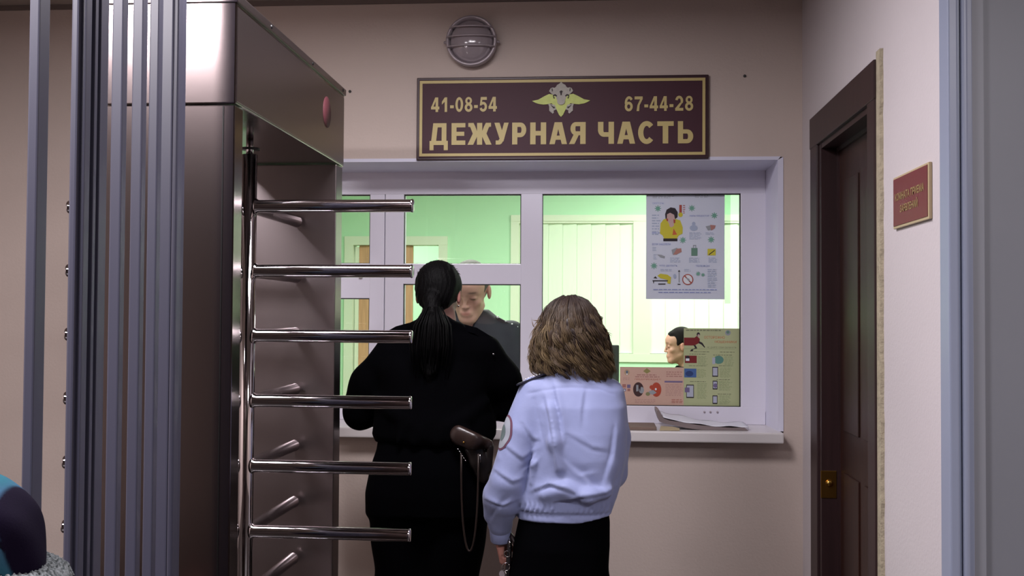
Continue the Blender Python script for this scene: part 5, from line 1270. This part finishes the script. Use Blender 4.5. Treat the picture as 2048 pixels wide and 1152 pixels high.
# ---------- officer behind the glass, looking down
OJ = dict(pelvis=(-0.60, 5.14, 0.90), chest=(-0.60, 5.09, 1.24), neck=(-0.60, 5.07, 1.475),
          sha=(-0.79, 5.08, 1.42), shb=(-0.41, 5.08, 1.42), ela=(-0.88, 5.06, 1.12), elb=(-0.34, 5.06, 1.12), wra=(-0.74, 5.03, 0.93), wrb=(-0.46, 5.03, 0.93),
          hipa=(-0.69, 5.15, 0.87), hipb=(-0.51, 5.15, 0.87), kna=(-0.70, 5.13, 0.48), knb=(-0.50, 5.13, 0.48), ana=(-0.70, 5.17, 0.085), anb=(-0.50, 5.17, 0.085), toa=(-0.72, 5.03, 0.045), tob=(-0.48, 5.03, 0.045))
HBo = basis((-0.10, -1, -0.42), (0.04, 0, 1))
hands = dict(a=((0.9, -0.25, -0.3), (0.2, -0.2, -1), (0.3, -0.9, 0), 0.5), b=((-0.9, -0.25, -0.3), (-0.2, -0.2, -1), (-0.3, -0.9, 0), 0.5))
po, Wo = body('person', OJ, (-0.597, 5.0, 1.617), HBo, 1.13, 0.0048, 'person in a dark uniform with shoulder marks standing behind the glass, looking down', hands=hands, jaw=1.02, skin=(0.82, 0.62, 0.57))
CHAR = mat('charcoal_uniform_cloth', (0.25, 0.245, 0.28), 0.8, spec=0.2, bump=0.1, bscale=20, noise=0.15, nscale=10)
F = Field((-0.98, 4.90, 0.82), (-0.24, 5.34, 1.56), 0.006)
F.loft([(0.84, -0.60, 5.12, 0.185, 0.125), (1.0, -0.60, 5.11, 0.19, 0.130), (1.2, -0.60, 5.09, 0.205, 0.130), (1.38, -0.60, 5.08, 0.215, 0.115), (1.44, -0.60, 5.08, 0.195, 0.098), (1.495, -0.60, 5.075, 0.135, 0.080), (1.535, -0.60, 5.075, 0.085, 0.068)], 0.02)
for a, e, w_ in (('sha', 'ela', 'wra'), ('shb', 'elb', 'wrb')):
    F.cap(OJ[a], OJ[e], 0.064, 0.056, 0.03); F.cap(OJ[e], OJ[w_], 0.056, 0.040, 0.02)
F.chain([(-0.67, 5.12, 1.505), (-0.655, 5.03, 1.49), (-0.61, 4.985, 1.42)], [0.016, 0.018, 0.012], 0.012); F.chain([(-0.53, 5.12, 1.505), (-0.545, 5.03, 1.49), (-0.59, 4.985, 1.42)], [0.016, 0.018, 0.012], 0.012)
F.ell((-0.60, 5.05, 1.54), (0.052, 0.06, 0.07), None, 0.008, True); F.cap((-0.60, 4.985, 1.46), (-0.60, 4.965, 1.37), 0.026, 0.004, 0.01, True)
F.disp(lambda x, y, z: wob(x, y, z, 0.006, 32, 41)); F.cut((0, 0, 0.85), (0, 0, -1))
oj = field_obj('uniform_jacket', F, CHAR, po)
F = Field((-0.82, 4.98, 0.06), (-0.38, 5.32, 1.0), 0.008)
F.loft([(0.78, -0.60, 5.14, 0.175, 0.118), (0.93, -0.60, 5.13, 0.17, 0.115)], 0.02)
for x in (-0.695, -0.505): F.chain([(x, 5.14, 0.80), (x, 5.13, 0.48), (x, 5.16, 0.10)], [0.092, 0.078, 0.07], 0.03)
F.cut((0, 0, 0.07), (0, 0, -1)); field_obj('trousers', F, CHAR, po); shoes(OJ, SHOE, po)
def short_hair(F, W, B, s, top=0.0, k=0.008):
    F.ell(W((0, -0.016, 0.040)), np.array((0.079, 0.098, 0.087+top))*s, B, 0.01); F.ell(W((0, -0.055, -0.005)), np.array((0.064, 0.048, 0.065))*s, B, 0.02)
    F.cut(W((0, 0.058, 0.060)), B@np.array([0, 1, -0.55]), 0.006)
    F.ell(W((0, 0.075, -0.010)), np.array((0.064, 0.088, 0.070))*s, B, k, True)
    for q in (-1, 1): F.ell(W((q*0.080, 0.000, -0.012)), np.array((0.022, 0.030, 0.034))*s, B, 0.006, True)
    F.cut(W((0, -0.05, -0.058)), B@np.array([0, -0.3, -1]), 0.01)
c = np.array((-0.597, 5.0, 1.617)); F = Field(c-0.16, c+0.17, 0.004); short_hair(F, Wo, HBo, 1.13)
field_obj('hair', F, mat('cropped_grey_brown_hair', (0.38, 0.35, 0.33), 0.7, noise=0.3, nscale=120, bump=0.5, bscale=300), po)
# shoulder marks with small stars
for s in (-1, 1):
    A = Vector((-0.60+s*0.122, 5.055, 1.503)); B2 = Vector((-0.60+s*0.232, 5.065, 1.448)); d_ = B2-A; yv = Vector((0, 1, 0)); up = d_.cross(yv).normalized(); up = up if up.z > 0 else -up
    vs = []
    for t, w in ((0, 0.012), (0.12, 0.022), (1.0, 0.026)):
        c_ = A+d_*t+up*(0.006*math.sin(math.pi*t)-0.004); vs += [c_-yv*w-up*0.016, c_+yv*w-up*0.016, c_+yv*w+up*0.004, c_-yv*w+up*0.004]
    fs = [(3, 2, 1, 0)]+[(i*4+j, i*4+(j+1) % 4, i*4+4+(j+1) % 4, i*4+4+j) for i in range(2) for j in range(4)]+[(8, 9, 10, 11)]
    b = MB(); b.add(vs, fs); eb = b.build('shoulder_mark', mat('dark_maroon_board', (0.22, 0.17, 0.20), 0.6), oj)
    for i, t in enumerate((0.08, 0.42, 0.68, 0.9)):
        c_ = A+d_*t+up*0.002-yv*0.024
        MB().lathe(tuple(c_), (0, -0.7, 0.7), [(0, 0.005 if i else 0.007), (0.003, 0.004), (0.004, 0)], 10).build('star', SIL, eb)

# ---------- seated man in profile
SJ = dict(pelvis=(0.66, 6.62, 0.56), chest=(0.60, 6.62, 0.92), neck=(0.555, 6.62, 1.13),
          sha=(0.60, 6.80, 1.06), shb=(0.60, 6.44, 1.06), ela=(0.52, 6.84, 0.80), elb=(0.52, 6.40, 0.80), wra=(0.30, 6.76, 0.80), wrb=(0.30, 6.48, 0.80),
          hipa=(0.63, 6.71, 0.54), hipb=(0.63, 6.53, 0.54), kna=(0.22, 6.73, 0.52), knb=(0.22, 6.51, 0.52), ana=(0.20, 6.73, 0.085), anb=(0.20, 6.51, 0.085), toa=(0.05, 6.74, 0.045), tob=(0.05, 6.50, 0.045))
HBs = basis((-1, -0.10, -0.04))
hands = dict(a=((-1, 0, 0), (0, 0, -1), (0, -1, 0), 0.3), b=((-1, 0, 0), (0, 0, -1), (0, 1, 0), 0.3))
sc = (0.482, 6.62, 1.329)
pm_, Ws = body('person', SJ, sc, HBs, 0.87, 0.0045, 'person with short black hair seated in profile at the back of the office', hands=hands, jaw=1.08, skin=(0.74, 0.55, 0.49))
F = Field((0.12, 6.28, 0.48), (0.86, 6.98, 1.24), 0.0075)
F.chain([(0.66, 6.62, 0.60), (0.62, 6.62, 0.85), (0.60, 6.62, 1.02)], [0.14, 0.145, 0.12], 0.04); F.chain([(0.58, 6.62, 1.09), (0.540, 6.62, 1.180)], [0.085, 0.066], 0.03); F.cap((0.53, 6.62, 1.12), (0.485, 6.62, 1.19), 0.06, 0.036, 0.03)
for s in 'ab': F.chain([SJ['sh'+s], SJ['el'+s], SJ['wr'+s]], [0.066, 0.056, 0.04], 0.03)
F.cap((0.60, 6.78, 1.05), (0.60, 6.46, 1.05), 0.075, 0.075, 0.03)
F.ell((0.51, 6.62, 1.255), (0.056, 0.050, 0.05), None, 0.006, True); F.disp(lambda x, y, z: wob(x, y, z, 0.006, 30, 51))
DKC = mat('dark_uniform_cloth', (0.12, 0.115, 0.13), 0.8, spec=0.2)
field_obj('uniform_jacket', F, DKC, pm_)
F = Field((0.02, 6.36, 0.06), (0.84, 6.88, 0.72), 0.008)
for s in 'ab': F.chain([SJ['hip'+s], SJ['kn'+s], (SJ['kn'+s][0]-0.02, SJ['kn'+s][1], 0.11)], [0.10, 0.075, 0.065], 0.03)
F.cap((0.66, 6.70, 0.56), (0.66, 6.54, 0.56), 0.115, 0.115, 0.03); F.cut((0, 0, 0.07), (0, 0, -1))
field_obj('trousers', F, DKC, pm_); shoes(SJ, SHOE, pm_)
c = np.array(sc); F = Field(c-0.15, c+0.16, 0.004); short_hair(F, Ws, HBs, 0.87, 0.012)
F.cap(Ws((-0.03, 0.055, 0.085)), Ws((0.03, 0.055, 0.085)), 0.014, 0.014, 0.02)
field_obj('hair', F, mat('short_black_brown_hair', (0.09, 0.075, 0.08), 0.8, spec=0.1, bump=0.3, bscale=250), pm_)
ch = empty('office_chair', (0.66, 6.62, 0), 'dark office chair under the seated person in the office', 'chair')
b = MB(); b.box(0.40, 0.88, 6.38, 6.86, 0.395, 0.435, 0.015); b.build('seat', DKC, ch)
b = MB(); b.box(0.87, 0.92, 6.40, 6.84, 0.50, 0.92, 0.015); b.build('backrest', DKC, ch)
b = MB(); b.tube([(0.64, 6.62, 0.06), (0.64, 6.62, 0.40)], 0.025, 16); b.box(0.80, 0.89, 6.60, 6.64, 0.41, 0.43).box(0.875, 0.895, 6.60, 6.64, 0.41, 0.55); b.build('post', M['black'], ch)
b = MB()
for k in range(5): a = k*2*math.pi/5; b.tube([(0.64, 6.62, 0.075), (0.64+0.28*math.cos(a), 6.62+0.28*math.sin(a), 0.045)], [0.022, 0.016], 10)
b.build('star_base', M['black'], ch)

# ---------- person seated at the left edge, close to the camera, mostly outside the frame
LJ = dict(pelvis=(-0.98, 1.70, 0.50), chest=(-0.97, 1.70, 0.83), neck=(-0.99, 1.70, 0.98),
          sha=(-0.98, 1.87, 0.94), shb=(-0.98, 1.53, 0.94), ela=(-1.04, 1.91, 0.68), elb=(-1.04, 1.49, 0.68), wra=(-1.26, 1.80, 0.62), wrb=(-1.26, 1.60, 0.62),
          hipa=(-1.0, 1.79, 0.48), hipb=(-1.0, 1.61, 0.48), kna=(-1.40, 1.80, 0.47), knb=(-1.40, 1.60, 0.47), ana=(-1.42, 1.80, 0.085), anb=(-1.42, 1.60, 0.085), toa=(-1.57, 1.81, 0.045), tob=(-1.57, 1.59, 0.045))
HBl = basis((-1, 0.05, -0.15)); lc = (-1.018, 1.70, 1.113)
hands = dict(a=((-1, 0, -0.2), (0, 0, -1), (0, -1, 0), 0.4), b=((-1, 0, -0.2), (0, 0, -1), (0, 1, 0), 0.4))
pl_, Wl = body('person', LJ, lc, HBl, 1.0, 0.006, 'person in a dark purple headwrap with grey fur collar, cut off by the left edge', hands=hands, skin=(0.74, 0.50, 0.44))
PUR = mat('dark_purple_coat_cloth', (0.05, 0.02, 0.09), 0.8, spec=0.1, bump=0.1, bscale=30)
SCARF = vcol_mat('patterned_headscarf', 0.8, bump=0.1, bscale=60, spec=0.08)
F = Field((-1.20, 1.54, 1.0), (-0.82, 1.86, 1.33), 0.004)
F.ell(Wl((0, -0.020, 0.038)), (0.090, 0.104, 0.092), HBl, 0.01); F.ell(Wl((0, -0.052, -0.022)), (0.076, 0.068, 0.070), HBl, 0.03); F.ell(Wl((0, 0.0, -0.09)), (0.072, 0.080, 0.045), HBl, 0.03)
F.ell(Wl((0, -0.085, -0.03)), (0.040, 0.030, 0.040), HBl, 0.02)
F.ell(Wl((0, 0.130, -0.012)), (0.085, 0.082, 0.088), HBl, 0.008, True)
F.cut((-0.917, 1.7, 1.198), (0.75, 0, 0.66), 0.03)
F.disp(lambda x, y, z: wob(x, y, z, 0.005, 60, 61))
F.cut((0, 0, 1.045), (0, 0, -1))
def scol(V):
    x, y, z = V[:, 0], V[:, 1], V[:, 2]; q = x+0.29*(z-1.17); P_ = np.array(lin((0.05, 0.02, 0.10))); T_ = np.array(lin((0.14, 0.33, 0.38))); B_ = np.array(lin((0.22, 0.33, 0.44))); K_ = np.array(lin((0.04, 0.06, 0.09)))
    t = np.clip((-0.931-q)/0.004, 0, 1)[:, None]; w = (0.5+0.5*np.sin(z*95+x*40+2*np.sin(z*31)))[:, None]; st = (np.abs(np.sin(z*62-0.6+x*30)) > 0.93)[:, None]
    C = T_*(1-w)+B_*w; C = np.where(st, K_, C); return P_*(1-t)+C*t
field_obj('headscarf', F, SCARF, pl_, 1, None, scol)
F = Field((-1.16, 1.48, 0.96), (-0.80, 1.92, 1.16), 0.004)
pts = [(-0.985+0.092*math.cos(a), 1.70+0.105*math.sin(a), 1.064-0.006*math.cos(a)) for a in np.linspace(0, 2*math.pi, 22)]
F.chain(pts, [0.032]*22, 0.01)
F.disp(lambda x, y, z: 0.0035*np.sin(x*560+3*np.sin(z*160))*np.sin(z*520+2*np.sin(y*190))+0.003*np.sin(y*610+x*200))
def fcol(V):
    w = 0.5+0.5*np.sin(V[:, 0]*900+4*np.sin(V[:, 2]*300))*np.sin(V[:, 2]*800+3*np.sin(V[:, 1]*350)); a = np.array(lin((0.62, 0.64, 0.65))); b = np.array(lin((0.26, 0.30, 0.30)))
    return a*w[:, None]+b*(1-w[:, None])
field_obj('fur_collar', F, vcol_mat('curly_grey_fur', 0.9, bump=0.8, bscale=220), pl_, 0, None, fcol)
F = Field((-1.36, 1.36, 0.42), (-0.74, 2.04, 1.10), 0.008)
F.chain([(-0.98, 1.70, 0.54), (-0.97, 1.70, 0.80), (-0.97, 1.70, 0.94)], [0.16, 0.155, 0.12], 0.04)
F.cap((-0.975, 1.86, 0.945), (-0.975, 1.54, 0.945), 0.082, 0.082, 0.03); F.cap((-0.97, 1.80, 0.985), (-0.97, 1.60, 0.985), 0.075, 0.075, 0.04)
for s in 'ab': F.chain([LJ['sh'+s], LJ['el'+s], LJ['wr'+s]], [0.075, 0.065, 0.05], 0.03)
F.ell((-0.985, 1.70, 1.08), (0.062, 0.058, 0.07), None, 0.008, True)
field_obj('coat', F, PUR, pl_)
F = Field((-1.60, 1.42, 0.06), (-0.80, 1.98, 0.68), 0.008)
for s in 'ab': F.chain([LJ['hip'+s], LJ['kn'+s], (LJ['kn'+s][0]-0.02, LJ['kn'+s][1], 0.11)], [0.10, 0.078, 0.065], 0.03)
F.cap((-0.98, 1.78, 0.51), (-0.98, 1.62, 0.51), 0.12, 0.12, 0.03); F.cut((0, 0, 0.07), (0, 0, -1))
field_obj('trousers', F, BLK2, pl_); shoes(LJ, SHOE, pl_)
st = empty('stool', (-1.0, 1.70, 0), 'plain dark stool under the seated person at the left edge', 'stool')
MB().box(-1.18, -0.84, 1.52, 1.88, 0.335, 0.375, 0.01).build('seat', M['black'], st)
for x in (-1.15, -0.87):
    for y in (1.55, 1.85): MB().tube([(x, y, 0.0), (x, y, 0.336)], 0.014, 12).build('leg', M['chrome'], st)
